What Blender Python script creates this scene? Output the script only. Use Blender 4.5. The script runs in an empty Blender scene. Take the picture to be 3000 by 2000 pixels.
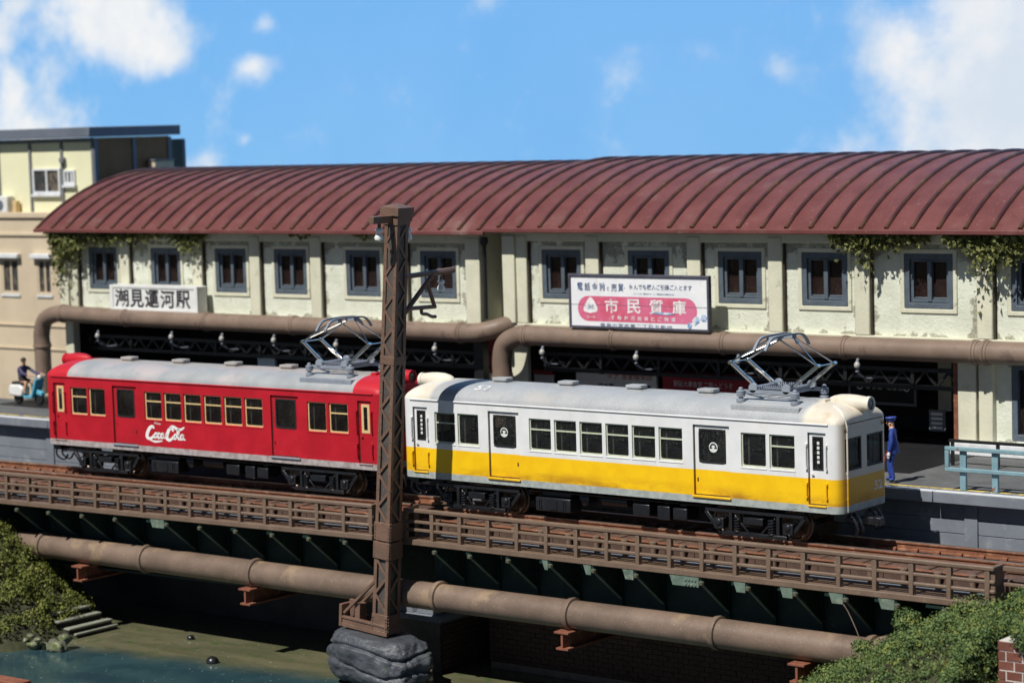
import bpy, math, random
import numpy as np
from mathutils import Vector, Matrix, noise as mnoise

R = math.radians
PI = math.pi
rnd = random.Random(11)
nrg = np.random.default_rng(5)
S = bpy.context.scene
COL = S.collection

# ------------------------------------------------------------------ camera
cam_data = bpy.data.cameras.new('camera')
cam = bpy.data.objects.new('camera', cam_data)
COL.objects.link(cam)
S.camera = cam
cam_data.sensor_width = 36.0
cam_data.lens = 83.614
cam_data.clip_start = 0.5
cam_data.clip_end = 8000
CAM = Vector((44.9076, -51.1074, 10.8233))
yaw, pitch, roll = R(-38.57944), R(5.11257), R(-1.69221)
cd = Vector((math.sin(yaw)*math.cos(pitch), math.cos(yaw)*math.cos(pitch), -math.sin(pitch)))
cr = cd.cross(Vector((0, 0, 1))).normalized()
cu = cr.cross(cd)
c_, s_ = math.cos(roll), math.sin(roll)
CR, CU = c_*cr + s_*cu, -s_*cr + c_*cu
cam.matrix_world = Matrix(((CR.x, CU.x, -cd.x, CAM.x), (CR.y, CU.y, -cd.y, CAM.y), (CR.z, CU.z, -cd.z, CAM.z), (0, 0, 0, 1)))
cam_data.dof.use_dof = True
cam_data.dof.focus_distance = 62.5
cam_data.dof.aperture_fstop = 0.42

# ------------------------------------------------------------------ sun, sky, exposure
SUN_EL = R(53)
SUN_AZ = math.atan2(-0.09, -1.0)            # where the sun stands, clockwise from +Y
sun_dir = Vector((math.sin(SUN_AZ)*math.cos(SUN_EL), math.cos(SUN_AZ)*math.cos(SUN_EL), math.sin(SUN_EL)))
sl = bpy.data.lights.new('sun', 'SUN')
sl.energy = 5.0
sl.angle = R(0.5)
sl.color = (1.0, 0.965, 0.90)
so = bpy.data.objects.new('sun', sl)
COL.objects.link(so)
so.rotation_euler = (-sun_dir).to_track_quat('-Z', 'Y').to_euler()

world = bpy.data.worlds.new('World')
S.world = world
world.use_nodes = True
S.view_settings.view_transform = 'Standard'
S.view_settings.look = 'None'
S.view_settings.exposure = 0.0
S.view_settings.gamma = 1.0


wn = world.node_tree
bgn = wn.nodes['Background']
skn = wn.nodes.new('ShaderNodeTexSky')
skn.sky_type = 'NISHITA'
skn.sun_disc = False
skn.sun_elevation = SUN_EL
skn.sun_rotation = SUN_AZ
skn.air_density = 0.4
skn.dust_density = 0.2
skn.ozone_density = 1.5
wn.links.new(skn.outputs[0], bgn.inputs['Color'])
bgn.inputs['Strength'].default_value = 0.05

# ------------------------------------------------------------------ mesh helpers
OFF = {}


def tag(o, label=None, cat=None, group=None, kind=None):
    if label: o['label'] = label
    if cat: o['category'] = cat
    if group: o['group'] = group
    if kind: o['kind'] = kind
    return o


def thing(name, label, cat, loc=(0, 0, 0), group=None, world=True, rot=None):
    """an Empty at the thing's base; world=True: its parts are given in world coordinates"""
    o = bpy.data.objects.new(name, None)
    COL.objects.link(o)
    o.location = loc
    o.empty_display_size = 0.2
    if rot: o.rotation_euler = rot
    if world: OFF[o] = Vector(loc)
    return tag(o, label, cat, group)


def rrect(x0, x1, z0, z1, r, n=4):
    """rounded rectangle, counter-clockwise"""
    pts = []
    for (cx, cz, a0) in ((x1-r, z0+r, -90), (x1-r, z1-r, 0), (x0+r, z1-r, 90), (x0+r, z0+r, 180)):
        for k in range(n+1):
            a = R(a0+90*k/n)
            pts.append((cx+r*math.cos(a), cz+r*math.sin(a)))
    return pts


def catmull(P, n=6):
    P = [Vector(p) for p in P]
    out = []
    for i in range(len(P)-1):
        p0 = P[max(i-1, 0)]; p1 = P[i]; p2 = P[i+1]; p3 = P[min(i+2, len(P)-1)]
        for k in range(n):
            t = k/n
            out.append(0.5*((2*p1)+(p2-p0)*t+(2*p0-5*p1+4*p2-p3)*t*t+(3*p1-p0-3*p2+p3)*t**3))
    out.append(P[-1])
    return out


class MB:
    def __init__(s):
        s.v, s.f = [], []

    def add(s, vs, fs):
        b = len(s.v)
        s.v += [tuple(q) for q in vs]
        s.f += [tuple(b+i for i in f) for f in fs]
        return s

    def box(s, x0, x1, y0, y1, z0, z1, M=None):
        vs = [Vector(p) for p in ((x0, y0, z0), (x1, y0, z0), (x1, y1, z0), (x0, y1, z0), (x0, y0, z1), (x1, y0, z1), (x1, y1, z1), (x0, y1, z1))]
        if M: vs = [M @ q for q in vs]
        return s.add(vs, [(3, 2, 1, 0), (4, 5, 6, 7), (0, 1, 5, 4), (1, 2, 6, 5), (2, 3, 7, 6), (3, 0, 4, 7)])

    def bar(s, a, b, w, h, up=(0, 0, 1)):
        """rectangular bar from a to b"""
        a, b = Vector(a), Vector(b)
        d = (b-a).normalized()
        u = Vector(up)
        x = d.cross(u)
        if x.length < 1e-4: x = d.cross(Vector((0, 1, 0)))
        x.normalize(); u = x.cross(d)
        vs = []
        for p in (a, b):
            for sx, su in ((-1, -1), (1, -1), (1, 1), (-1, 1)):
                vs.append(p+x*(sx*w/2)+u*(su*h/2))
        return s.add(vs, [(0, 1, 2, 3), (7, 6, 5, 4), (0, 4, 5, 1), (1, 5, 6, 2), (2, 6, 7, 3), (3, 7, 4, 0)])

    def tube(s, pts, r, n=8, cap=True):
        P = [Vector(p) for p in pts]
        rr = r if isinstance(r, (list, tuple)) else [r]*len(P)
        d0 = (P[1]-P[0]).normalized()
        ref = Vector((0, 0, 1)) if abs(d0.z) < 0.9 else Vector((1, 0, 0))
        x = d0.cross(ref).normalized()
        b = len(s.v)
        for i, p in enumerate(P):
            d = (P[min(i+1, len(P)-1)]-P[max(i-1, 0)]).normalized()
            x = (x-d*x.dot(d)).normalized()
            y = d.cross(x)
            for k in range(n):
                a = 2*PI*k/n
                s.v.append(tuple(p+x*(rr[i]*math.cos(a))+y*(rr[i]*math.sin(a))))
        for i in range(len(P)-1):
            for k in range(n):
                k2 = (k+1) % n
                s.f.append((b+i*n+k, b+i*n+k2, b+(i+1)*n+k2, b+(i+1)*n+k))
        if cap:
            s.f.append(tuple(b+k for k in reversed(range(n))))
            s.f.append(tuple(b+(len(P)-1)*n+k for k in range(n)))
        return s

    def cyl(s, a, b, r, n=12, r2=None):
        return s.tube([a, b], [r, r if r2 is None else r2], n)

    def lathe(s, base, axis, prof, n=14):
        """prof: (distance along axis, radius)"""
        a = Vector(axis).normalized(); b0 = Vector(base)
        ref = Vector((0, 0, 1)) if abs(a.z) < 0.9 else Vector((1, 0, 0))
        x = a.cross(ref).normalized(); y = a.cross(x)
        b = len(s.v)
        for t, r in prof:
            for k in range(n):
                q = 2*PI*k/n
                s.v.append(tuple(b0+a*t+x*(r*math.cos(q))+y*(r*math.sin(q))))
        for i in range(len(prof)-1):
            for k in range(n):
                k2 = (k+1) % n
                s.f.append((b+i*n+k, b+i*n+k2, b+(i+1)*n+k2, b+(i+1)*n+k))
        s.f.append(tuple(b+k for k in reversed(range(n))))
        s.f.append(tuple(b+(len(prof)-1)*n+k for k in range(n)))
        return s

    def prism(s, poly, axis, a, b):
        """poly counter-clockwise in the plane square to axis; (x,z) for y, (y,z) for x, (x,y) for z"""
        def P(q, t):
            if axis == 'y': return (q[0], t, q[1])
            if axis == 'x': return (t, q[0], q[1])
            return (q[0], q[1], t)
        n = len(poly)
        vs = [P(q, a) for q in poly]+[P(q, b) for q in poly]
        fs = [tuple(range(n)), tuple(reversed(range(n, 2*n)))]
        for i in range(n):
            j = (i+1) % n
            fs.append((i, n+i, n+j, j))
        if axis != 'y': fs = [tuple(reversed(f)) for f in fs]
        return s.add(vs, fs)

    def ring(s, outer, inner, axis, a, b):
        n = len(outer)
        def P(q, t):
            if axis == 'y': return (q[0], t, q[1])
            if axis == 'x': return (t, q[0], q[1])
            return (q[0], q[1], t)
        vs = [P(q, a) for q in outer]+[P(q, a) for q in inner]+[P(q, b) for q in outer]+[P(q, b) for q in inner]
        fs = []
        for i in range(n):
            j = (i+1) % n
            fs += [(i, j, n+j, n+i), (2*n+j, 2*n+i, 3*n+i, 3*n+j), (j, i, 2*n+i, 2*n+j), (n+i, n+j, 3*n+j, 3*n+i)]
        if axis != 'y': fs = [tuple(reversed(f)) for f in fs]
        return s.add(vs, fs)

    def mesh(s, name, mat, smooth=40):
        me = bpy.data.meshes.new(name)
        me.from_pydata(s.v, [], s.f)
        if isinstance(mat, (list, tuple)):
            for m in mat: me.materials.append(m)
        elif mat: me.materials.append(mat)
        if smooth:
            me.shade_smooth()
            me.set_sharp_from_angle(angle=R(smooth))
        me.update()
        return me

    def build(s, name, mat, parent=None, smooth=40, bevel=0, loc=(0, 0, 0), rot=None, fix=False):
        off = OFF.get(parent)
        if off is not None and tuple(loc) == (0, 0, 0):
            s.v = [(a-off.x, b-off.y, c-off.z) for a, b, c in s.v]
        o = place(s.mesh(name, mat, smooth), name, parent, (0, 0, 0) if tuple(loc) == (0, 0, 0) else Vector(loc)-(off or Vector()), rot)
        if off is not None: OFF[o] = off if tuple(loc) == (0, 0, 0) else Vector(loc)
        if bevel: add_bevel(o, bevel)
        return o


def add_bevel(o, w, seg=2):
    m = o.modifiers.new('bevel', 'BEVEL')
    m.width = w; m.segments = seg; m.limit_method = 'ANGLE'; m.angle_limit = R(38)
    m.harden_normals = False


def place(me, name, parent=None, loc=(0, 0, 0), rot=None):
    o = bpy.data.objects.new(name, me)
    COL.objects.link(o)
    if parent: o.parent = parent
    o.location = loc
    if rot: o.rotation_euler = rot
    return o


def put(me, name, parent, wloc, rot=None):
    """one more instance of a mesh at a world point (parent built in world coordinates)"""
    return place(me, name, parent, Vector(wloc)-(OFF.get(parent) or Vector()), rot)


def np_mesh(name, V, F, mat, smooth=False):
    """fast mesh from arrays, F of shape (n,3) or (n,4)"""
    me = bpy.data.meshes.new(name)
    k = F.shape[1]
    me.vertices.add(len(V)); me.loops.add(F.size); me.polygons.add(len(F))
    me.vertices.foreach_set('co', np.ascontiguousarray(V, np.float32).ravel())
    me.loops.foreach_set('vertex_index', np.ascontiguousarray(F, np.int32).ravel())
    me.polygons.foreach_set('loop_start', np.arange(0, F.size, k, dtype=np.int32))
    me.update(calc_edges=True)
    me.validate()
    if isinstance(mat, (list, tuple)):
        for m in mat: me.materials.append(m)
    else: me.materials.append(mat)
    if smooth: me.shade_smooth()
    return me


def flakes(P, Nn, size, spread=0.6, jitter=0.05):
    """leaf flakes: one small folded quad per point, turned at random about the normal"""
    n = len(P)
    d = nrg.normal(size=(n, 3)); d /= np.linalg.norm(d, axis=1)[:, None]
    up = Nn*(1-spread)+d*spread
    up /= np.linalg.norm(up, axis=1)[:, None]
    t = np.cross(up, nrg.normal(size=(n, 3))); t /= np.linalg.norm(t, axis=1)[:, None]
    b = np.cross(up, t)
    sz = (size*nrg.uniform(0.55, 1.35, n))[:, None]
    c = P+nrg.normal(size=(n, 3))*jitter
    V = np.stack([c-t*sz*.5, c+b*sz*.32+up*sz*.12, c+t*sz*.55, c-b*sz*.32+up*sz*.12], 1).reshape(-1, 3)
    F = np.arange(4*n).reshape(n, 4)
    return V, F


def text_verts(s, bold=0.0):
    cu_ = bpy.data.curves.new('txt', 'FONT')
    cu_.body = s
    cu_.resolution_u = 3
    cu_.offset = bold
    o = bpy.data.objects.new('txt', cu_)
    COL.objects.link(o)
    dg = bpy.context.evaluated_depsgraph_get()
    me = bpy.data.meshes.new_from_object(o.evaluated_get(dg))
    V = [v.co.copy() for v in me.vertices]
    F = [tuple(p.vertices) for p in me.polygons]
    bpy.data.objects.remove(o); bpy.data.curves.remove(cu_); bpy.data.meshes.remove(me)
    return V, F


def text_mb(s, w, h, fn, bold=0.0, mb=None):
    """lettering stretched to a w x h field; fn maps (u, v) of the field to a point"""
    V, F = text_verts(s, bold)
    mb = mb or MB()
    if not V: return mb
    xs = [q.x for q in V]; ys = [q.y for q in V]
    x0, x1, y0, y1 = min(xs), max(xs), min(ys), max(ys)
    mb.add([fn((q.x-x0)/(x1-x0)*w, (q.y-y0)/(y1-y0)*h) for q in V], F)
    return mb
# ------------------------------------------------------------------ materials
class NT:
    def __init__(s, name):
        s.m = bpy.data.materials.new(name); s.m.use_nodes = True
        s.t = s.m.node_tree; s.t.nodes.clear()
        s.out = s.n('ShaderNodeOutputMaterial')
        s.b = s.n('ShaderNodeBsdfPrincipled')
        s.l(s.b.outputs[0], s.out.inputs[0])
        s.tc = s.n('ShaderNodeTexCoord')
        s.vec = s.tc.outputs['Object']

    def n(s, t): return s.t.nodes.new(t)
    def l(s, a, b): s.t.links.new(a, b)

    def math(s, op, a, b=None, c=None, clamp=False):
        m = s.n('ShaderNodeMath'); m.operation = op; m.use_clamp = clamp
        for i, q in enumerate((a, b, c)):
            if q is None: continue
            if isinstance(q, (int, float)): m.inputs[i].default_value = q
            else: s.l(q, m.inputs[i])
        return m.outputs[0]

    def noise(s, scale, detail=4, rough=0.55, stretch=None, vec=None):
        v = vec or s.vec
        if stretch:
            mp = s.n('ShaderNodeMapping'); mp.inputs['Scale'].default_value = stretch
            s.l(v, mp.inputs[0]); v = mp.outputs[0]
        q = s.n('ShaderNodeTexNoise'); q.inputs['Scale'].default_value = scale
        q.inputs['Detail'].default_value = detail; q.inputs['Roughness'].default_value = rough
        s.l(v, q.inputs['Vector'])
        return q.outputs[0]

    def range(s, v, a, b, lo=0.0, hi=1.0):
        m = s.n('ShaderNodeMapRange'); m.interpolation_type = 'SMOOTHSTEP'
        m.inputs['From Min'].default_value = a; m.inputs['From Max'].default_value = b
        m.inputs['To Min'].default_value = lo; m.inputs['To Max'].default_value = hi
        s.l(v, m.inputs['Value'])
        return m.outputs[0]

    def mix(s, f, a, b, mode='MIX'):
        m = s.n('ShaderNodeMix'); m.data_type = 'RGBA'; m.blend_type = mode
        if isinstance(f, (int, float)): m.inputs['Factor'].default_value = f
        else: s.l(f, m.inputs['Factor'])
        for k, q in (('A', a), ('B', b)):
            if isinstance(q, tuple): m.inputs[k].default_value = (*q[:3], 1)
            else: s.l(q, m.inputs[k])
        return m.outputs['Result']

    def xyz(s):
        q = s.n('ShaderNodeSeparateXYZ'); s.l(s.vec, q.inputs[0]); return q.outputs

    def bump(s, h, strength=0.3, dist=0.02):
        q = s.n('ShaderNodeBump'); q.inputs['Strength'].default_value = strength; q.inputs['Distance'].default_value = dist
        s.l(h, q.inputs['Height']); s.l(q.outputs[0], s.b.inputs['Normal'])

    def rand(s):
        return s.n('ShaderNodeObjectInfo').outputs['Random']

    def set(s, col=None, rough=None, metal=None, spec=None):
        for k, q in (('Base Color', col), ('Roughness', rough), ('Metallic', metal), ('Specular IOR Level', spec)):
            if q is None: continue
            if isinstance(q, tuple): s.b.inputs[k].default_value = (*q[:3], 1)
            elif isinstance(q, (int, float)): s.b.inputs[k].default_value = q
            else: s.l(q, s.b.inputs[k])
        return s.m


def sc(c, k): return tuple(min(1, q*k) for q in c)


def mat(name, col, rough=0.6, var=0.16, vs=2.5, col2=None, c2=(0.55, 0.68), c2s=3.0, speck=0.0, bump=0.25, bs=22, bd=0.012, metal=0.0, rand=0.0, spec=0.4, stretch=None):
    t = NT(name)
    base = t.mix(t.range(t.noise(vs, 5, 0.6, stretch), 0.3, 0.7), sc(col, 1-var), sc(col, 1+var))
    if col2:
        base = t.mix(t.range(t.noise(c2s, 6, 0.65, stretch), c2[0], c2[1]), base, col2)
    fine = t.noise(bs, 4, 0.65)
    base = t.mix(t.range(fine, 0.35, 0.65), base, sc(col, 0.86), 'MULTIPLY') if False else base
    if speck:
        sp = t.range(t.noise(34, 2, 0.5), 0.66, 0.74)
        base = t.mix(t.math('MULTIPLY', sp, speck), base, (0.75, 0.72, 0.66))
    if rand:
        h = t.n('ShaderNodeHueSaturation')
        t.l(base, h.inputs['Color'])
        t.l(t.math('MULTIPLY_ADD', t.rand(), 2*rand, 1-rand), h.inputs['Value'])
        base = h.outputs[0]
    t.set(base, rough, metal, spec)
    if bump: t.bump(fine, bump, bd)
    return t.m


M = {}
M['roof'] = None


def roof_mat():
    t = NT('maroon_roof')
    base = t.mix(t.range(t.noise(1.2, 5), 0.3, 0.7), (0.128, 0.042, 0.040), (0.165, 0.058, 0.055))
    ochre = t.range(t.noise(3.2, 6, 0.7, (0.9, 3.5, 6)), 0.6, 0.78, 0, 0.5)
    base = t.mix(ochre, base, (0.30, 0.155, 0.06))
    grey = t.range(t.noise(0.55, 5, 0.6), 0.56, 0.75, 0, 0.45)
    base = t.mix(grey, base, (0.24, 0.16, 0.14))
    sp = t.range(t.noise(16, 2, 0.5), 0.69, 0.75, 0, 0.6)
    base = t.mix(sp, base, (0.5, 0.38, 0.36))
    t.set(base, 0.5, 0, 0.22)
    t.bump(t.noise(12, 4), 0.18, 0.02)
    return t.m


M['roof'] = roof_mat()
M['rib'] = mat('maroon_rib', (0.060, 0.020, 0.018), 0.42, 0.25, 2.0, (0.21, 0.112, 0.042), (0.40, 0.78), 0.7, 0.2)


def plaster():
    """painted plaster of one bay; bare and stained along its borders, most at the top and right"""
    t = NT('cream_plaster')
    g = t.n('ShaderNodeSeparateXYZ'); t.l(t.tc.outputs['Generated'], g.inputs[0])
    gx, gz = g.outputs[0], g.outputs[2]
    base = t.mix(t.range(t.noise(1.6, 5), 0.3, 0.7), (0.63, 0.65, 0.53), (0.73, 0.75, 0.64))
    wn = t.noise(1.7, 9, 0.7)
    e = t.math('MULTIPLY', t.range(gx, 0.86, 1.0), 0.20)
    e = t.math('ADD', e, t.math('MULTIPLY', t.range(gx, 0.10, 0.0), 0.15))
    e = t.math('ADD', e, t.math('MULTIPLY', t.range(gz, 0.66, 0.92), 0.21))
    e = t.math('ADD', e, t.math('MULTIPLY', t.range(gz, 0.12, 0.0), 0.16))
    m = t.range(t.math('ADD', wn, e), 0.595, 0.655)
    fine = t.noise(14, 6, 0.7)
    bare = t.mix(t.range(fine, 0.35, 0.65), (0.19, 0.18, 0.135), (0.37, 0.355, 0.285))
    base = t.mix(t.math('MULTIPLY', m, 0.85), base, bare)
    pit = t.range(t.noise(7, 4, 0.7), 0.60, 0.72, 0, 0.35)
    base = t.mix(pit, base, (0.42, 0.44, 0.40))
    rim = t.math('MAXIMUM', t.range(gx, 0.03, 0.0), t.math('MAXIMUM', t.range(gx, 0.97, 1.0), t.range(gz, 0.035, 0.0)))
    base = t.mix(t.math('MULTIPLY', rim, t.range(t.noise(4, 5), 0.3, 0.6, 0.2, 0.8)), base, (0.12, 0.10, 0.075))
    t.set(base, 0.85, 0, 0.2)
    t.bump(t.noise(9, 6, 0.72), 0.6, 0.05)
    return t.m


M['plaster'] = plaster()
M['post'] = mat('cream_post', (0.63, 0.62, 0.48), 0.75, 0.07, 1.2, (0.46, 0.44, 0.33), (0.62, 0.72), 1.8, bump=0.35, bs=10, bd=0.03)
M['sash'] = mat('slate_blue_paint', (0.088, 0.112, 0.138), 0.55, 0.15, 3, (0.2, 0.23, 0.26), (0.64, 0.74), 5, 0.15)
M['brownpipe'] = mat('brown_pipe_paint', (0.208, 0.148, 0.112), 0.5, 0.13, 1.2, (0.15, 0.105, 0.085), (0.57, 0.68), 1.8, 0.3, 0.3, 18)
M['lowpipe'] = mat('weathered_pipe_paint', (0.170, 0.120, 0.090), 0.48, 0.2, 0.9, (0.28, 0.20, 0.13), (0.55, 0.70), 0.8, 0.35, 0.35, 20)
M['railbrown'] = mat('brown_railing_paint', (0.165, 0.112, 0.080), 0.5, 0.12, 1.5, (0.20, 0.145, 0.105), (0.58, 0.7), 2.5, 0.35, 0.3, 24)
M['deck'] = mat('rusty_deck_brown', (0.098, 0.058, 0.043), 0.75, 0.2, 1.6, (0.16, 0.085, 0.055), (0.53, 0.66), 2.2, 0.35, 0.4, 18)
M['railside'] = mat('rusted_rail', (0.21, 0.085, 0.045), 0.6, 0.22, 2, (0.36, 0.18, 0.10), (0.55, 0.68), 3, 0.3)
M['railtop'] = mat('polished_rail_top', (0.62, 0.52, 0.45), 0.28, 0.1, 5, metal=0.85, bump=0.05)
M['green'] = mat('dark_green_girder_paint', (0.010, 0.030, 0.025), 0.6, 0.2, 1.5, (0.05, 0.095, 0.075), (0.6, 0.72), 3, 0.12, 0.3)
M['tip'] = mat('dull_olive_paint', (0.075, 0.085, 0.058), 0.75, 0.2, 3, (0.13, 0.10, 0.06), (0.55, 0.68), 5)
M['teal'] = mat('sunlit_green_paint', (0.115, 0.165, 0.13), 0.75, 0.25, 3, (0.21, 0.235, 0.18), (0.5, 0.65), 4, 0.25, 0.4)  # sunlight put into the green of the fascia plates
M['polebrown'] = mat('brown_mast_paint', (0.160, 0.094, 0.066), 0.5, 0.15, 1.8, (0.13, 0.085, 0.065), (0.55, 0.68), 2.2, 0.4, 0.3, 24)
M['rusty'] = mat('red_rust_steel', (0.20, 0.070, 0.040), 0.75, 0.2, 3, (0.32, 0.15, 0.095), (0.55, 0.68), 4, 0.2)
M['blackplastic'] = mat('black_undergear', (0.012, 0.013, 0.016), 0.32, 0.2, 3, None, speck=0.1, bump=0.12, spec=0.6)
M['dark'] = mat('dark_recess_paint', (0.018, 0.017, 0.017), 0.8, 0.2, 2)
M['blacksteel'] = mat('black_truss_paint', (0.009, 0.0095, 0.011), 0.45, 0.15, 3, None, speck=0.12, spec=0.5)
M['wheel'] = mat('worn_steel_wheel', (0.17, 0.12, 0.085), 0.38, 0.2, 4, metal=0.8)
M['chrome'] = mat('bright_nickel', (0.70, 0.68, 0.64), 0.16, 0.06, 6, None, metal=1.0, bump=0.05)
M['greyplastic'] = mat('grey_pantograph_paint', (0.25, 0.28, 0.33), 0.45, 0.1, 4, None, speck=0.1, bump=0.1)
M['white'] = mat('white_porcelain', (0.80, 0.80, 0.78), 0.25, 0.05, 4, bump=0.05)
M['asphalt'] = mat('platform_asphalt', (0.115, 0.118, 0.122), 0.9, 0.18, 1.2, (0.17, 0.17, 0.17), (0.56, 0.7), 2.5, 0.25, 0.5, 16, 0.03)
M['concrete'] = mat('grey_concrete', (0.175, 0.195, 0.23), 0.75, 0.1, 1.2, (0.25, 0.26, 0.28), (0.56, 0.7), 2.2, 0.25, 0.25, 14)
M['coping'] = mat('pale_edge_paint', (0.66, 0.68, 0.70), 0.7, 0.1, 3, (0.40, 0.36, 0.38), (0.6, 0.7), 4)
M['yellowline'] = mat('worn_yellow_line', (0.55, 0.40, 0.08), 0.8, 0.2, 5, (0.15, 0.14, 0.12), (0.5, 0.6), 4)
M['turq'] = mat('chipped_turquoise_paint', (0.19, 0.315, 0.36), 0.55, 0.12, 3, (0.24, 0.12, 0.085), (0.61, 0.65), 3.2, 0.15)
M['rock'] = mat('grey_mortar_rock', (0.068, 0.075, 0.088), 0.42, 0.25, 1.5, (0.07, 0.10, 0.04), (0.62, 0.78), 1.3, 0.3, 0.7, 9, 0.05)
M['rockg'] = mat('wet_bank_stone', (0.15, 0.155, 0.12), 0.22, 0.35, 4, (0.14, 0.17, 0.06), (0.45, 0.65), 2.5, 0.3, 0.6, 9, 0.05)
M['soil'] = mat('bank_soil', (0.045, 0.048, 0.022), 0.95, 0.3, 3, bump=0.6, bs=8)
M['redsign'] = mat('red_sign_paint', (0.33, 0.02, 0.035), 0.5, 0.12, 3)
M['whitesign'] = mat('white_sign_board', (0.72, 0.72, 0.70), 0.6, 0.06, 3)
M['ink'] = mat('black_lettering', (0.02, 0.02, 0.026), 0.6, 0.1, 5, bump=0)
M['redink'] = mat('red_lettering', (0.5, 0.05, 0.03), 0.6, 0.1, 5, bump=0)
M['tan'] = mat('tan_render', (0.58, 0.48, 0.345), 0.85, 0.06, 0.7, (0.50, 0.41, 0.30), (0.6, 0.75), 1.0)
M['paleyellow'] = mat('pale_yellow_render', (0.76, 0.74, 0.50), 0.85, 0.04, 0.7)
M['timber'] = mat('grey_timber', (0.17, 0.18, 0.19), 0.8, 0.1, 2)
M['brownwall'] = mat('brown_boarding', (0.22, 0.125, 0.06), 0.85, 0.1, 1)
M['slate'] = mat('slate_grey_roof', (0.13, 0.15, 0.19), 0.6, 0.1, 1)
M['navy'] = mat('navy_uniform', (0.025, 0.06, 0.30), 0.55, 0.2, 6, None, bump=0.2, bs=30)
M['skin'] = mat('skin', (0.62, 0.34, 0.22), 0.5, 0.08, 6, bump=0)
M['violet'] = mat('violet_shirt', (0.07, 0.06, 0.13), 0.8, 0.15, 6)
M['hair'] = mat('black_hair', (0.02, 0.016, 0.014), 0.5, 0.1, 9)
M['scooterwhite'] = mat('white_scooter_paint', (0.72, 0.72, 0.70), 0.3, 0.05, 3)
M['scooterblue'] = mat('sky_blue_scooter_paint', (0.10, 0.42, 0.58), 0.3, 0.05, 3)
M['rubber'] = mat('black_rubber', (0.018, 0.018, 0.019), 0.55, 0.1, 5)
M['cream_frame'] = mat('cream_window_frame', (0.66, 0.48, 0.24), 0.45, 0.08, 5, bump=0.05)
M['pale_frame'] = mat('pale_green_window_frame', (0.52, 0.55, 0.42), 0.45, 0.1, 5, bump=0.05)
M['lens'] = mat('amber_lens', (0.10, 0.085, 0.06), 0.12, 0.1, 5, bump=0, spec=0.7)
M['bulb'] = mat('milky_lamp_glass', (0.42, 0.41, 0.39), 0.2, 0.05, 4, bump=0)
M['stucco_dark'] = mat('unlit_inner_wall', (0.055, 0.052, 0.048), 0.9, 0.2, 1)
M['curtain'] = mat('dark_maroon_curtain', (0.045, 0.016, 0.014), 0.6, 0.3, 2.5, None, speck=0.12)
M['mauve'] = mat('mauve_curtain', (0.30, 0.28, 0.34), 0.7, 0.1, 2)
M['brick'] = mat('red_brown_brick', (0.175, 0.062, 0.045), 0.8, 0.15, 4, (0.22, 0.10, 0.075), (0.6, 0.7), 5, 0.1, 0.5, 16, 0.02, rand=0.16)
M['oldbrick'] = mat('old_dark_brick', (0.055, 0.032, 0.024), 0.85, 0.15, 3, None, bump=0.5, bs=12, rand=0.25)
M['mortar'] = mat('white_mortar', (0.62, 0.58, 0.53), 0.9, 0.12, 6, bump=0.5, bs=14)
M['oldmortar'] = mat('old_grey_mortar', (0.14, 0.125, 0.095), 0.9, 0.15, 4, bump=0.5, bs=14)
M['step'] = mat('worn_pale_step', (0.24, 0.25, 0.20), 0.8, 0.15, 3)


def glass(name, tint, alpha, dust):
    t = NT(name)
    sp = t.range(t.noise(42, 2, 0.5), 0.64, 0.70)
    film = t.range(t.noise(1.5, 3, 0.5), 0.4, 0.8, 0, 0.05)
    d = t.math('ADD', t.math('MULTIPLY', sp, dust), film, clamp=True)
    t.set(t.mix(d, tint, (0.5, 0.5, 0.47)), 0.06, 0, 0.5)
    a = t.math('MAXIMUM', d, alpha)
    t.l(a, t.b.inputs['Alpha'])
    return t.m


M['glass'] = glass('dusty_car_window_glass', (0.01, 0.012, 0.014), 0.40, 0.6)
M['glassr'] = glass('dark_car_window_glass', (0.01, 0.008, 0.008), 0.42, 0.25)
M['cabglass'] = glass('clear_cab_glass', (0.02, 0.022, 0.024), 0.22, 0.45)
M['housepane'] = mat('dark_window_pane', (0.05, 0.05, 0.055), 0.08, 0.2, 2, (0.16, 0.13, 0.10), (0.45, 0.6), 2.2, bump=0)
M['stationpane'] = glass('dusty_station_pane', (0.03, 0.014, 0.012), 0.35, 0.5)


def moss(name, a, b, c, s=3.0):
    t = NT(name)
    col = t.mix(t.range(t.noise(s, 5, 0.65), 0.35, 0.65), a, b)
    col = t.mix(t.range(t.noise(s*2.3, 4, 0.6), 0.52, 0.68), col, c)
    col = t.mix(t.range(t.noise(40, 2), 0.3, 0.7, 0, 0.5), col, sc(a, 0.55))
    t.set(col, 0.7, 0, 0.3)
    return t.m


M['moss'] = moss('bank_moss', (0.075, 0.135, 0.045), (0.19, 0.26, 0.085), (0.36, 0.36, 0.075), 2.4)
M['mossl'] = moss('yellow_green_moss', (0.085, 0.105, 0.02), (0.19, 0.215, 0.045), (0.34, 0.33, 0.075), 2.0)
M['ivy'] = moss('eave_ivy', (0.10, 0.115, 0.030), (0.20, 0.21, 0.065), (0.40, 0.40, 0.16), 3.5)


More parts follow.
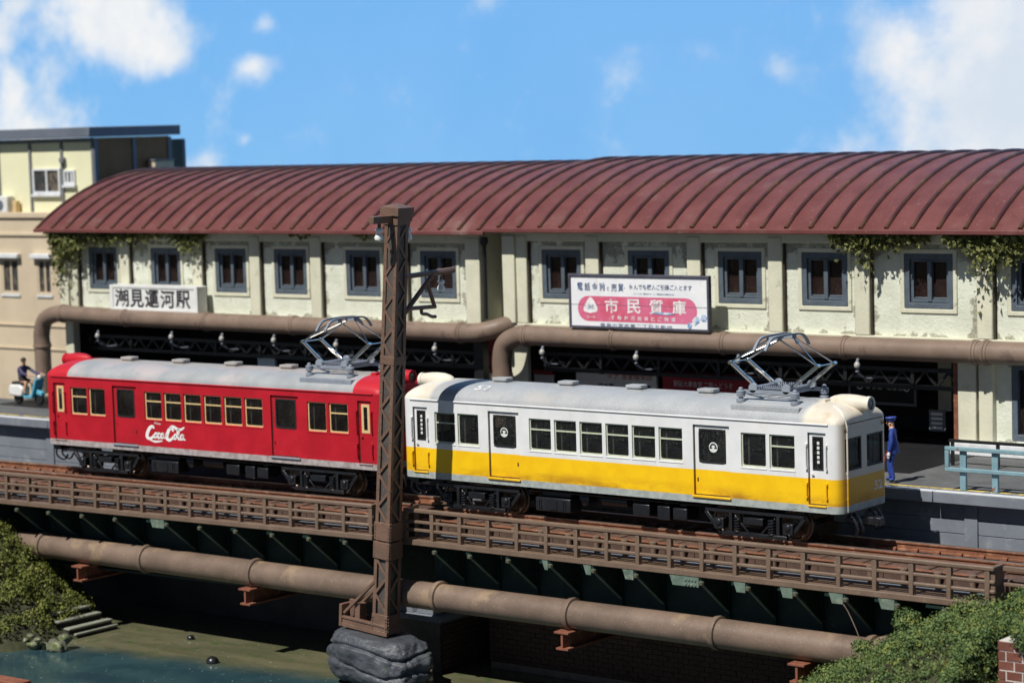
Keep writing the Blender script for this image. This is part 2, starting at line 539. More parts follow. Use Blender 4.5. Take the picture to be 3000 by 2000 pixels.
def car_paint(kind):
    t = NT('car_side_paint_'+kind)
    X, Y, Z = t.xyz()
    wob = t.math('MULTIPLY_ADD', t.noise(30, 3), 0.024, -0.012)
    z = t.math('ADD', Z, wob)
    if kind == 'yellow':
        lower = t.mix(t.range(t.noise(2, 4), 0.3, 0.7), (0.86, 0.50, 0.006), (0.92, 0.57, 0.008))
        upper = t.mix(t.range(t.noise(1.5, 4), 0.3, 0.7), (0.70, 0.71, 0.72), (0.78, 0.785, 0.79))
        sill = t.mix(t.range(t.noise(5, 5), 0.35, 0.65), (0.30, 0.34, 0.33), (0.42, 0.45, 0.43))
        line = 1.818
        grime = t.math('MULTIPLY', t.range(Z, 1.12, 1.52, 1.0, 0.0), t.range(t.noise(0.9, 7, 0.72, (0.5, 1, 1.6)), 0.36, 0.68))
        lower = t.mix(t.math('MULTIPLY', grime, 0.95), lower, (0.36, 0.15, 0.015))
        ends = t.range(t.math('ABSOLUTE', X), 7.10, 7.25)
        upper = t.mix(t.math('MULTIPLY', ends, 0.85), upper, (0.60, 0.52, 0.40))
        lower = t.mix(t.math('MULTIPLY', ends, 0.55), lower, (0.50, 0.25, 0.02))
        fd = t.range(t.noise(1.6, 7, 0.72, (2.2, 2.2, 0.5)), 0.50, 0.74, 0, 0.42)
        upper = t.mix(fd, upper, (0.62, 0.55, 0.47))
    else:
        lower = t.mix(t.range(t.noise(1.2, 5), 0.3, 0.7), (0.40, 0.008, 0.018), (0.50, 0.012, 0.026))
        upper = lower
        sill = t.mix(t.range(t.noise(5, 5), 0.35, 0.65), (0.30, 0.26, 0.25), (0.46, 0.42, 0.42))
        line = 1.9
    col = t.mix(t.range(z, 1.125, 1.145), sill, lower)
    col = t.mix(t.range(z, line-0.012, line+0.012), col, upper)
    chip = t.math('MULTIPLY', t.range(t.noise(30, 3), 0.66, 0.72), t.range(Z, 1.0, 2.6, 0.75, 0.15))
    col = t.mix(chip, col, (0.12, 0.08, 0.05) if kind == 'yellow' else (0.5, 0.3, 0.28))
    t.set(col, 0.36 if kind == 'yellow' else 0.42, 0, 0.4)
    t.bump(t.noise(38, 3), 0.07, 0.01)
    return t.m


def car_roof(kind):
    t = NT('car_roof_paint_'+kind)
    X, Y, Z = t.xyz()
    g = t.mix(t.range(t.noise(1.2, 5), 0.3, 0.7), (0.29, 0.305, 0.32), (0.36, 0.375, 0.39))
    if kind == 'yellow':
        end = t.mix(t.range(t.noise(1.3, 5), 0.35, 0.7), (0.72, 0.69, 0.60), (0.64, 0.57, 0.46))
        rust = t.math('MULTIPLY', t.range(t.noise(1.7, 6, 0.7), 0.5, 0.72), t.range(X, 5.6, 6.9, 0, 0.6))
        end = t.mix(rust, end, (0.42, 0.22, 0.10))
        edge = t.range(t.math('ABSOLUTE', X), 6.05, 6.3)
        gr = t.range(t.noise(30, 3, 0.6), 0.3, 0.7, 0, 0.3)
        g = t.mix(gr, g, (0.62, 0.64, 0.66))
        ft = t.range(t.noise(0.8, 5, 0.7), 0.52, 0.72, 0, 0.45)
        g = t.mix(ft, g, (0.46, 0.40, 0.33))
    else:
        end = t.mix(t.range(t.noise(1.2, 5), 0.3, 0.7), (0.46, 0.012, 0.024), (0.54, 0.018, 0.032))
        ax = t.math('ABSOLUTE', X)
        bound = t.math('MULTIPLY_ADD', t.math('ABSOLUTE', Y), 0.0, 6.15)
        edge = t.range(t.math('SUBTRACT', ax, bound), -0.015, 0.015)
        pk = t.range(t.noise(0.7, 5, 0.6), 0.48, 0.62, 0, 0.55)
        g = t.mix(pk, g, (0.50, 0.42, 0.42))
        dusty = t.range(t.math('ABSOLUTE', Y), 0.7, 0.2, 0, 0.5)
        g = t.mix(dusty, g, (0.42, 0.36, 0.31))
    col = t.mix(edge, g, end)
    t.set(col, 0.5, 0, 0.35)
    t.bump(t.noise(34, 3), 0.14, 0.012)
    return t.m


def water_mat():
    t = NT('murky_canal_water')
    X, Y, Z = t.xyz()
    d = t.math('ADD', t.math('MULTIPLY_ADD', X, -0.12, Y), t.math('MULTIPLY_ADD', t.noise(0.5, 5, 0.65), 1.6, -0.8))
    deep = t.range(d, -1.2, -2.7)
    mud = t.mix(t.range(t.noise(0.9, 6, 0.7, (0.5, 1.6, 1)), 0.35, 0.68), (0.105, 0.108, 0.058), (0.165, 0.155, 0.092))
    mud = t.mix(t.range(t.noise(1.5, 5, 0.6), 0.55, 0.7), mud, (0.07, 0.11, 0.035))
    teal = t.mix(t.range(t.noise(0.7, 4), 0.35, 0.7), (0.022, 0.055, 0.070), (0.040, 0.085, 0.095))
    col = t.mix(deep, mud, teal)
    sp = t.range(t.noise(9, 2, 0.5), 0.715, 0.75, 0, 0.55)
    col = t.mix(sp, col, (0.55, 0.58, 0.58))
    t.set(col, 0.13, 0, 0.4)
    t.bump(t.noise(2.5, 4), 0.10, 0.03)
    return t.m


M['water'] = water_mat()
for k in ('yellow', 'red'):
    M['paint_'+k] = car_paint(k)
    M['croof_'+k] = car_roof(k)


def board_face():
    """weathered enamel advertising board: print only"""
    t = NT('weathered_sign_enamel')
    base = t.mix(t.range(t.noise(1.4, 5), 0.3, 0.7), (0.76, 0.77, 0.80), (0.85, 0.85, 0.86))
    base = t.mix(t.range(t.noise(2.2, 6, 0.7, (1.6, 1, 0.5)), 0.62, 0.7, 0, 0.5), base, (0.62, 0.48, 0.36))
    t.set(base, 0.5)
    return t.m


def board_red():
    t = NT('faded_red_enamel')
    base = t.mix(t.range(t.noise(0.9, 5), 0.35, 0.65), (0.62, 0.10, 0.17), (0.68, 0.17, 0.30))
    X, Y, Z = t.xyz()
    base = t.mix(t.range(t.noise(5, 5, 0.7), 0.55, 0.75, 0, 0.5), base, (0.72, 0.36, 0.46))
    t.set(base, 0.5)
    return t.m


M['board'] = board_face(); M['boardred'] = board_red()
M['blueink'] = mat('faded_blue_lettering', (0.10, 0.14, 0.24), 0.6, 0.3, 3, (0.4, 0.5, 0.65), (0.52, 0.68), 3, bump=0)
M['paleink'] = mat('pale_lettering', (0.78, 0.76, 0.76), 0.6, 0.1, 3, (0.38, 0.42, 0.46), (0.55, 0.62), 3.5, bump=0)
M['bluepatch'] = mat('peeled_blue_patch', (0.26, 0.42, 0.66), 0.6, 0.3, 4, (0.7, 0.7, 0.72), (0.5, 0.62), 4, bump=0)
M['frame_dark'] = mat('dark_sign_frame', (0.07, 0.07, 0.10), 0.6, 0.2, 4, None, speck=0.3)


def backdrop_mat():
    """printed sky of the diorama backdrop, in metres of the board: blue with drifting clouds"""
    t = NT('printed_sky')
    X, Y, Z = t.xyz()
    blue = t.mix(t.range(Z, 6, 22), (0.265, 0.56, 0.90), (0.165, 0.44, 0.88))
    blue = t.mix(t.range(X, -75, -40), blue, t.mix(0.5, blue, (0.20, 0.47, 0.90)))
    blue = t.mix(t.range(t.noise(0.10, 3), 0.35, 0.7, 0, 0.3), blue, (0.145, 0.43, 0.87))
    tot = None
    for (cx, cz, rx, rz, amp) in SKY_CLOUDS:
        a = t.math('DIVIDE', t.math('SUBTRACT', X, cx), rx)
        b = t.math('DIVIDE', t.math('SUBTRACT', Z, cz), rz)
        q = t.math('ADD', t.math('MULTIPLY', a, a), t.math('MULTIPLY', b, b))
        g = t.math('MULTIPLY', t.math('POWER', 2.718, t.math('MULTIPLY', q, -1.0)), amp)
        tot = g if tot is None else t.math('ADD', tot, g)
    n1 = t.noise(0.22, 7, 0.58, (1, 1, 1.15))
    cov = t.math('ADD', tot, t.math('MULTIPLY_ADD', n1, 1.5, -0.75))
    f = t.range(cov, 0.06, 0.70)
    n2 = t.noise(0.16, 4, 0.55)
    cl = t.mix(t.range(n2, 0.35, 0.65), (0.86, 0.88, 0.92), (0.66, 0.75, 0.87))
    col = t.mix(f, blue, cl)
    t.set(col, 0.9, 0, 0.05)
    return t.m


SKY_CLOUDS = [(-2.5, 15, 6.2, 7, 0.75), (-3, 8.5, 5.5, 3.2, 0.6), (-11.5, 9.6, 2.6, 1.6, 0.42), (-16, 17.8, 2.2, 1.4, 0.32), (-9.5, 13.2, 2.2, 1.4, 0.3), (-15.5, 13.4, 1.6, .9, .25),
              (-64, 17, 6, 4, 0.22), (-60, 18.5, 3.8, 2.8, 0.66), (-57, 15.6, 2.6, 1.7, 0.5), (-66, 19.8, 5, 1.6, 0.5), (-71, 17.2, 1.6, 1.6, 0.42), (-69, 11.3, 5.0, 2.6, 0.62), (-70.5, 14, 1.6, 1.6, .4),
              (-52.5, 17.2, 2.0, 1.6, 0.34), (-49.8, 14.7, 1.5, .8, 0.46), (-48.6, 17.0, 1.3, .7, 0.42), (-53.5, 9.2, 2.4, 1.0, 0.42), (-50.6, 10.6, .7, .5, .4), (-60, 9.6, 2, .7, .35)]
M['sky'] = backdrop_mat()
M['core'] = mat('grey_brown_mast_core', (0.085, 0.074, 0.066), 0.6, 0.25, 2.5, None, speck=0.4)
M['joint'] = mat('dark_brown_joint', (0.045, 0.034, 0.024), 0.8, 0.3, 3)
M['hallshade'] = mat('black_hall_shade', (0.010, 0.010, 0.012), 0.6, 0.2, 2)  # shade of the hall as a black colour
M['green2'] = mat('dull_green_flange_paint', (0.085, 0.125, 0.095), 0.7, 0.2, 3)

M['yellowpaint'] = mat('dirty_yellow_paint', (0.80, 0.47, 0.012), 0.45, 0.08, 3, (0.42, 0.22, 0.03), (0.55, 0.7), 5, 0.2)
M['innerpost'] = mat('pale_inner_post', (0.30, 0.28, 0.24), 0.3, 0.1, 3)
M['postgrey'] = mat('grey_sign_light', (0.55, 0.66, 0.78), 0.5, 0.05, 3)
# ------------------------------------------------------------------ the setting
def plane_sheet(name, x0, x1, y0, y1, z, m):
    mb = MB(); mb.add([(x0, y0, z), (x1, y0, z), (x1, y1, z), (x0, y1, z)], [(0, 1, 2, 3)])
    return tag(mb.build(name, m, smooth=0), kind='structure')


plane_sheet('ground', -3000, 3000, -3000, 3000, -5.2, M['soil'])
tag(MB().box(-150, 70, 45, 45.4, -4.8, 62).build('sky', M['sky'], smooth=0), kind='structure')
plane_sheet('water', -60, 40, -40, 5, -4.7, M['water'])

# platform: a solid block with a projecting edge, planked front wall and posts
EDGE, WALLY, PZ = 3.83, 4.2, 1.05
plat = MB()
plat.box(-60, 40, WALLY+.09, 8.0, -6, PZ-.012)
plat.box(-26.6, 40, 8.0, 22, -6, PZ-.012)
plat = tag(plat.build('platform', M['asphalt'], smooth=0), kind='structure')
w = 5.0
for k in range(-12, 8):
    MB().box(k*w+.01, (k+1)*w-.01, EDGE, WALLY+.35, 0.76, PZ).build('edge_slab', M['concrete'], plat, bevel=.02)
    MB().box(k*w+.01, (k+1)*w-.01, EDGE+.004, EDGE+.26, PZ, PZ+.012).build('edge_stripe', M['coping'], plat)
MB().box(-60, 40, EDGE+.5, EDGE+.68, PZ-.012, PZ+.004).build('guide_line', M['yellowline'], plat, smooth=0)
wall = MB().box(-60, 40, WALLY+.03, WALLY+.12, -4.8, .8).build('front_wall', M['concrete'], plat, smooth=0)
bay = 36.24/6
px = [-20.5+bay*k for k in range(-5, 10)]
zr = [.72, .31, -.08, -.46, -.85]
for i, xx in enumerate(px):
    MB().box(xx, xx+.38, WALLY-.05, WALLY+.1, -1.2, .75).build('wall_post', M['concrete'], plat, bevel=.015)
    if -32 < xx < 24:
        for a, b in zip(zr, zr[1:]):
            MB().box(xx+.385, xx+bay-.006, WALLY, WALLY+.08, b+.012, a-.006).build('wall_plank', M['concrete'], plat, bevel=.008)
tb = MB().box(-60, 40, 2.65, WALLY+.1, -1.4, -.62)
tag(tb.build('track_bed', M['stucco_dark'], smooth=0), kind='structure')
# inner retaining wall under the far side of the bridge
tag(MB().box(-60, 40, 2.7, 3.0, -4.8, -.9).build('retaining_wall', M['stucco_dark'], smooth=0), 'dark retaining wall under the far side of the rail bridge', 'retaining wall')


# ------------------------------------------------------------------ station
def arc_z(Y, dz=0):
    r, yc, zt = 10.8, 16.2, 9.66
    return zt+dz-(r-math.sqrt(max(r*r-(Y-yc)**2, 0)))


def grid_wall(mb, x0, x1, z0, z1, y, holes, depth):
    """wall panel facing -Y with rectangular openings and reveals"""
    xs = sorted({x0, x1, *[h[i] for h in holes for i in (0, 1)]})
    zs = sorted({z0, z1, *[h[i] for h in holes for i in (2, 3)]})
    xs = [q for q in xs if x0 <= q <= x1]
    for a, b in zip(xs, xs[1:]):
        for c, d in zip(zs, zs[1:]):
            mx, mz = (a+b)/2, (c+d)/2
            if any(h[0] < mx < h[1] and h[2] < mz < h[3] for h in holes): continue
            mb.add([(a, y, c), (b, y, c), (b, y, d), (a, y, d)], [(0, 1, 2, 3)])
    for (a, b, c, d) in holes:
        q = [(a, y, c), (b, y, c), (b, y, d), (a, y, d), (a, y+depth, c), (b, y+depth, c), (b, y+depth, d), (a, y+depth, d)]
        mb.add(q, [(0, 4, 5, 1), (1, 5, 6, 2), (2, 6, 7, 3), (3, 7, 4, 0)])


def rect(x0, x1, z0, z1): return [(x0, z0), (x1, z0), (x1, z1), (x0, z1)]


POSTS = [(-4.44, -3.93), (-3.92, -3.48), (-1.06, -.54), (2.9, 3.4), (5.88, 6.38), (8.9, 9.4), (12.91, 13.41), (16.05, 16.67)]
WINS = [(-2.96, -1.36), (.52, 2.12), (3.96, 5.56), (6.98, 8.58), (10.48, 12.08), (13.92, 15.52)]
RIB0, RIBD = -4.15, .852


def station(dx, dz, label, cat, far_right):
    root = thing('station_building', label, cat, (dx+6, 10.5, PZ))
    yw = 10.62
    zb, zt, ze = 4.3+dz, 7.46+dz, 7.5+dz
    holes = [(a+dx, b+dx, 5.22+dz, 6.84+dz) for a, b in WINS]
    mb = MB()
    x0, x1 = -4.44+dx, 16.67+dx
    for k in range(6):
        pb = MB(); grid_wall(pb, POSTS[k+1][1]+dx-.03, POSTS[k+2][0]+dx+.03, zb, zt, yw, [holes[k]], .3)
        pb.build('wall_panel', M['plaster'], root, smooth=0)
    mb.add([(x1, yw, zb), (x1, 22, zb), (x1, 22, zt+1.5), (x1, yw, zt)], [(0, 1, 2, 3)])
    mb.add([(x0, 22, zb), (x0, yw, zb), (x0, yw, zt), (x0, 22, zt+1.5)], [(0, 1, 2, 3)])
    mb.add([(x0, yw, zb), (x1, yw, zb), (x1, 22, zb), (x0, 22, zb)], [(3, 2, 1, 0)])
    mb.build('wall', M['post'], root, smooth=0)
    MB().box(x0-.02, x1+.02, yw-.17, yw+.1, 7.12+dz, zt+.03).build('head_beam', M['post'], root, bevel=.02)
    MB().box(x0-.02, x1+.02, yw-.2, yw+.1, zb-.08, zb+.1).build('foot_beam', M['post'], root, bevel=.02)
    for i, (a, b) in enumerate(POSTS):
        y0 = yw-.2 if i else yw-.28
        MB().box(a+dx, b+dx, y0, yw+.05, zb+.1, 7.3+dz).build('pilaster', M['post'], root, bevel=.03)
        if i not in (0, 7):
            MB().box(b+dx+.003, b+dx+.05, yw-.12, yw+.02, zb+.1, 7.1+dz).build('joint_shade_strip', M['joint'], root)  # dark gap wash with the pilaster's shade painted in
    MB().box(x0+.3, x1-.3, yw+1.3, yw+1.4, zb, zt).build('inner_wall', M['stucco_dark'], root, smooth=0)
    # windows: one built, the others copies that share its meshes
    first = None
    for a, b in WINS:
        cx = (a+b)/2+dx; w2 = .8; z0, z1 = 5.22+dz, 6.84+dz
        loc = (cx, yw, z0)
        if first is None:
            h = z1-z0
            f = MB()
            f.ring(rect(-w2, w2, 0, h), rect(-w2+.17, w2-.17, .17, h-.17), 'y', -.03, .22)
            f.ring(rect(-w2+.17, w2-.17, .17, h-.17), rect(-w2+.26, w2-.26, .27, h-.25), 'y', .06, .2)
            f.box(-.075, .075, .03, .2, .2, h-.2)
            f.box(-w2+.26, -.08, .1, .2, .27, .33); f.box(.08, w2-.26, .1, .2, .27, .33)
            sm = MB().ring(rect(-w2-.13, w2+.13, -.13, h+.13), rect(-w2, w2, 0, h), 'y', -.045, .03).mesh('surround', M['post'])
            pn = [MB().box(-w2+.255, -.075, .16, .175, .26, h-.24).mesh('pane', M['stationpane']), MB().box(.075, w2-.255, .16, .175, .26, h-.24).mesh('pane', M['stationpane'])]
            cm = [MB().box(-w2+.2, -.02, .42, .44, .1, h-.1).mesh('curtain', M['curtain']), MB().box(.02, w2-.2, .42, .44, .1, h-.1).mesh('curtain', M['curtain'])]
            first = (f.mesh('window', M['sash']), sm, pn, cm)
        win = put(first[0], 'window', root, loc); add_bevel(win, .02, 2)
        add_bevel(place(first[1], 'surround', win), .02, 2)
        for p_ in first[2]: place(p_, 'pane', win)
        for p_ in first[3]: place(p_, 'curtain', win)
    # barrel roof with standing ribs
    ys = [9.8+(22.6-9.8)*k/30 for k in range(31)]
    rx0, rx1 = -4.72+dx, (17.0 if far_right else 17.40)+dx
    if not far_right: rx0 -= .45
    out = [(y, arc_z(y, dz)+.0) for y in ys]
    poly = out+[(y, z-.1) for y, z in reversed(out)]
    rb = MB().prism([(a, b) for a, b in reversed(poly)], 'x', rx0, rx1)
    roof = rb.build('roof', M['roof'], root, smooth=30)
    MB().box(rx0, rx1, 9.76, 9.86, arc_z(9.8, dz)-.13, arc_z(9.8, dz)+.0).build('eave_lip', M['roof'], roof, bevel=.02)
    pts = [(0, 9.83, arc_z(9.83, dz)+.02)]+[(0, y, arc_z(y, dz)+.025) for y in ys[1:]]
    o0 = MB().tube([(0, p[1], p[2]) for p in pts], .07, 8).mesh('rib', M['rib'])
    for k in range(-2 if not far_right else -1, 26):
        xx = RIB0+RIBD*k+dx
        if rx0 < xx < rx1: put(o0, 'rib', roof, (xx, 0, 0))
    return root


wr = station(0, 0, 'right wing of the cream station with barrel roof, billboard on its front', 'station building', True)
wl = station(-22.15, -.09, 'left wing of the cream station with barrel roof, white name sign on its front', 'station building', False)
# ground floor of the right wing, right of the open hall
MB().box(12.27, 12.86, 10.42, 10.8, PZ, 4.25).build('column', M['post'], wr, bevel=.03)
MB().box(12.95, 13.4, 10.4, 10.8, PZ, 4.25).build('column', M['post'], wr, bevel=.03)
MB().box(12.1, 12.26, 10.5, 10.7, PZ, 4.25).build('door_jamb', M['rusty'], wr)
MB().box(12.1, 17, 10.22, 10.9, PZ, 1.4).build('plinth', M['coping'], wr, bevel=.02)
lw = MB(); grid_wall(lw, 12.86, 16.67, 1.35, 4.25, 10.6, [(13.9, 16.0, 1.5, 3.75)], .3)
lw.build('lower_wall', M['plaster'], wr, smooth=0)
fr = MB().ring(rect(13.9, 16.0, 1.5, 3.75), rect(14.08, 15.82, 1.68, 3.55), 'y', 10.58, 10.8)
fr.box(14.9, 15.0, 10.62, 10.8, 1.68, 3.55); fr.box(14.3, 14.38, 10.64, 10.78, 1.68, 3.55)
fo = fr.build('lower_window', M['sash'], wr, bevel=.02)
MB().box(14.08, 15.82, 10.76, 10.78, 1.68, 3.55).build('pane', M['stationpane'], fo)
# left end column of the left wing and the dark hall behind both
MB().box(-26.5, -26.05, 10.45, 10.8, PZ, 4.2).build('column', M['post'], wl, bevel=.03)
MB().box(-5.9, -5.5, 10.5, 10.8, PZ, 4.2).build('column', M['blacksteel'], wl)
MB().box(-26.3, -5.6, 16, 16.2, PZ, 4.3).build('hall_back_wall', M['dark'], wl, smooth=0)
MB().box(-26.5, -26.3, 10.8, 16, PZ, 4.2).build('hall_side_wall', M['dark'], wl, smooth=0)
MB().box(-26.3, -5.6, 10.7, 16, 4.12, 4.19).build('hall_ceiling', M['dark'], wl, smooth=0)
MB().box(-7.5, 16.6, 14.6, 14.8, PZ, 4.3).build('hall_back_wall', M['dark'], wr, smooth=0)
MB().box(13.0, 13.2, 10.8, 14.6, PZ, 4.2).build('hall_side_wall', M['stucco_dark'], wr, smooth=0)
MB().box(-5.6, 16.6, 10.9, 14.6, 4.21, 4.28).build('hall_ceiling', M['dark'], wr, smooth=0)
for a, b, m in ((9.6, 10.05, 'post'), (10.3, 11.9, 'post')):
    MB().box(a, b, 14.2, 14.55, 1.75, 3.6).build('inner_panel', M[m], wr)
MB().box(-5.55, -4.45, 11.6, 11.75, PZ, 8.3).build('gap_infill', M['post'], wl, smooth=0)
MB().tube([(-5.2, 10.36, 7.2), (-5.2, 10.36, 4.5)], .07, 8).build('downpipe', M['blacksteel'], wl)
MB().lathe((-5.2, 10.36, 7.25), (0, 0, -1), [(0, .05), (.02, .14), (.2, .14), (.3, .07)], 8).build('rain_hopper', M['blacksteel'], wl)


MB().box(-26, 12.9, 6.4, 16, PZ-.01, PZ+.006).build('hall_shade_sheet', M['hallshade'], plat, smooth=0)  # thin black sheet over the platform, standing for the hall's shade
# black lattice trusses under the upper floor
def truss(x0, x1, y, z0, z1, label, n):
    r = thing('canopy_truss', label, 'truss', ((x0+x1)/2, y, z0), 'lattice trusses under the station upper floor')
    MB().box(x0, x1, y-.09, y+.09, z1-.12, z1).build('top_chord', M['blacksteel'], r)
    MB().box(x0, x1, y-.1, y+.1, z0, z0+.12).build('bottom_chord', M['blacksteel'], r)
    d = (x1-x0)/n
    for k in range(n):
        a = x0+k*d
        MB().bar((a, y, z0+.1), (a+d/2, y, z1-.1), .07, .07).build('lattice_bar', M['blacksteel'], r)
        MB().bar((a+d/2, y, z1-.1), (a+d, y, z0+.1), .07, .07).build('lattice_bar', M['blacksteel'], r)
        if k % 3 == 0: MB().box(a-.06, a+.06, y-.11, y+.11, z0-.02, z1).build('lattice_post', M['blacksteel'], r)


truss(-3.4, 11.9, 11.3, 2.76, 3.4, 'black lattice truss above the yellow car, under the billboard side of the station', 20)
truss(-25.9, -5.9, 11.3, 2.7, 3.3, 'black lattice truss above the red car, under the name sign side of the station', 26)


# gooseneck lamps hanging below the wall pipes
def lamp(x, z, label):
    r = thing('gooseneck_lamp', label, 'lamp', (x, 9.62, z), 'white gooseneck lamps below the brown wall pipes', world=False)
    MB().lathe((0, 0, .12), (0, 0, -1), [(0, .03), (.02, .06), (.08, .095), (.15, .09), (.2, .05), (.22, .01)], 10).build('lamp_glass', M['bulb'], r)
    MB().tube(catmull([(0, 0, -.15), (.04, .12, -.3), (.12, .45, -.42), (.2, .9, -.4)], 4), [.06, .05, .045, .04]+[.035]*9, 6).build('bracket_arm', M['concrete'], r)
    MB().cyl((0, 0, .1), (0, .06, .2), .045, 8).build('lamp_cap', M['concrete'], r)


LP = [(-23.7, 3.42, 'lamp under the left wall pipe nearest its down elbow'), (-19.66, 3.5, 'lamp under the left wall pipe, second from its down elbow'),
      (-17.02, 3.52, 'lamp under the left wall pipe, third from its down elbow'), (-14.4, 3.55, 'lamp under the left wall pipe just left of the red car pantograph'),
      (-11.39, 3.48, 'lamp seen through the red car pantograph'), (-6.88, 3.5, 'lamp right of the lattice mast, under the end of the left wall pipe'),
      (-2.3, 3.55, 'lamp under the right wall pipe beside its down elbow'), (1.44, 3.52, 'lamp under the right wall pipe below the billboard'),
      (5.25, 3.55, 'lamp behind the left knee of the yellow car pantograph'), (9.42, 3.58, 'lamp right of the yellow car pantograph')]
for x, z, l in LP: lamp(x, z, 'white gooseneck '+l)


# big brown pipes along the front of the station
def wall_pipe(label, pts, r, rings, ends):
    o = thing('wall_pipe', label, 'pipe', pts[0], 'brown pipes along the station front')
    MB().tube(pts, r, 20).build('pipe_run', M['brownpipe'], o)
    for (p, d) in rings:
        p = Vector(p); d = Vector(d).normalized()
        MB().lathe(p-d*.09, d, [(0, r+.005), (.0, r+.045), (.08, r+.045), (.1, r+.02), (.18, r+.02), (.18, r+.003)], 20).build('joint_ring', M['brownpipe'], o)


yp = 9.93
c1 = catmull([(-2.9, yp, 4.06), (-3.5, yp, 4.03), (-4.05, yp-.02, 3.75), (-4.2, yp-.03, 3.25), (-4.2, yp-.03, 2.75)], 6)
wall_pipe('brown wall pipe under the billboard with an elbow down at its left end',
          [(24, yp, 4.1), (9, yp, 4.07), (2, yp, 4.05)]+c1+[(-4.2, yp-.03, 2.66), (-4.2, yp-.03, PZ)], .33,
          [((x, yp, 4.05+.002*x), (1, 0, 0)) for x in (-3.1, .43, 4.62, 8.9, 13.15, 13.5, 17.5)]+[((-4.2, yp-.03, 2.68), (0, 0, 1))], None)
c2 = catmull([(-25.0, yp, 4.18), (-26.2, yp, 4.2), (-27.0, yp-.02, 3.95), (-27.25, yp-.03, 3.4), (-27.25, yp-.03, 2.9)], 6)
c3 = catmull([(-6.2, yp, 4.06), (-5.3, yp+.02, 4.08), (-4.6, yp+.25, 4.22), (-4.2, yp+.9, 4.42), (-4.1, yp+1.6, 4.5)], 6)
wall_pipe('brown wall pipe under the white name sign with an elbow down at its left end',
          list(reversed(c3))+[(-10, yp, 4.07), (-16, yp, 4.1), (-22, yp, 4.13)]+c2+[(-27.25, yp-.03, PZ)], .32,
          [((x, yp, z), (1, 0, 0)) for x, z in ((-5.9, 4.06), (-13.6, 4.09), (-17.97, 4.11), (-22.3, 4.13), (-25.9, 4.2))]+[((-27.25, yp-.03, 2.95), (0, 0, 1))], None)

# white station name sign, standing on the left pipe
sg = thing('station_sign', 'white box sign with black station name characters on the left wing', 'sign', (-20.8, 10.1, 4.33))
MB().box(-23.17, -18.44, 9.88, 10.36, 4.4, 5.38).build('sign_box', M['whitesign'], sg, bevel=.03)
MB().ring(rect(-23.17, -18.44, 4.4, 5.38), rect(-23.0, -18.6, 4.5, 5.28), 'y', 9.85, 9.9).build('sign_rim', M['whitesign'], sg)
for i, ch in enumerate('潮見運河駅'):
    x = -22.92+.83*i
    text_mb(ch, .76, .68, lambda u, v, x=x: (x+u, 9.874, 4.54+v), .022).build('lettering', M['ink'], sg, smooth=0)

# enamel billboard leaning on the right pipe
bb = thing('billboard', 'weathered white and red enamel billboard on the right wing front', 'billboard', (1.5, 9.75, 4.4))
X0, X1, Z0, Z1, BY = -1.2, 4.2, 4.4, 6.13, 9.72
MB().box(X0+.02, X1-.02, BY, BY+.1, Z0+.02, Z1-.02).build('board', M['board'], bb)
MB().ring(rect(X0, X1, Z0, Z1), rrect(X0+.07, X1-.07, Z0+.07, Z1-.07, .001, 0) if False else rect(X0+.075, X1-.075, Z0+.075, Z1-.075), 'y', BY-.05, BY+.12).build('frame', M['frame_dark'], bb, bevel=.015)
bw = X1-X0


def BP(u, v, d=.004): return (X0+u*bw/2112, BY-d, Z0+v*(Z1-Z0)/850)   # board sheet coordinates as printed
lz = []
for (u0, u1, v0, v1) in ((130, 1930, 110, 505),):
    n = 10; pts = []
    rr = (v1-v0)/2
    for k in range(n+1): a = R(-90+180*k/n); pts.append((u1-rr*.8+rr*.8*math.cos(a), (v0+v1)/2+rr*math.sin(a)))
    for k in range(n+1): a = R(90+180*k/n); pts.append((u0+rr*.8+rr*.8*math.cos(a), (v0+v1)/2+rr*math.sin(a)))
    MB().add([BP(*q) for q in pts], [tuple(range(len(pts)))]).build('red_field', M['boardred'], bb, smooth=0)


def btext(s, u0, u1, v0, v1, m, d=.008, bold=.015):
    w_, h_ = (u1-u0)*bw/2112, (v1-v0)*(Z1-Z0)/850
    p = BP(u0, v0, d)
    text_mb(s, w_, h_, lambda u, v: (p[0]+u, p[1], p[2]+v), bold).build('lettering', M[m], bb, smooth=0)


for i, ch in enumerate('市民質庫'): btext(ch, 550+338*i, 755+338*i, 245, 470, 'paleink', .008, .018)
for i, ch in enumerate('電話金融'): btext(ch, 130+115*i, 215+115*i, 590, 715, 'blueink')
btext('と', 590, 620, 600, 660, 'blueink')
for i, ch in enumerate('売買'): btext(ch, 655+105*i, 740+105*i, 585, 705, 'blueink')
btext('・', 850, 866, 630, 650, 'blueink')
btext('何んでも購入ご引換ご入とます', 930, 1860, 620, 705, 'blueink')
btext('くへの 買取り し 電話の御用立', 1000, 1600, 545, 580, 'blueink')
for i, ch in enumerate('不動産の担保とご融資'): btext(ch, 640+101*i, 700+101*i, 140, 205, 'paleink')
btext('ワーリー', 265, 440, 155, 195, 'paleink')
btext('豊島市宮本東二丁目五番地', 470, 1560, 25, 85, 'blueink', bold=0)
drop = catmull([(330, 510), (370, 470), (415, 380), (440, 310), (425, 265), (380, 250), (325, 235), (270, 250), (230, 265), (220, 310), (245, 380), (290, 470), (330, 510)], 4)
drop = [Vector((q[0], (q[1]-240)*.93+240, 0)) for q in [Vector((*q[:2], 0)) for q in [Vector((a.x, a.y, 0)) for a in [Vector((p[0], p[1], 0)) for p in drop]]]]
MB().add([BP(q.x, q.y, .008) for q in reversed(drop[:-1])], [tuple(range(len(drop)-1))]).build('emblem', M['paleink'], bb, smooth=0)
btext('米', 285, 385, 290, 380, 'blueink', .012)
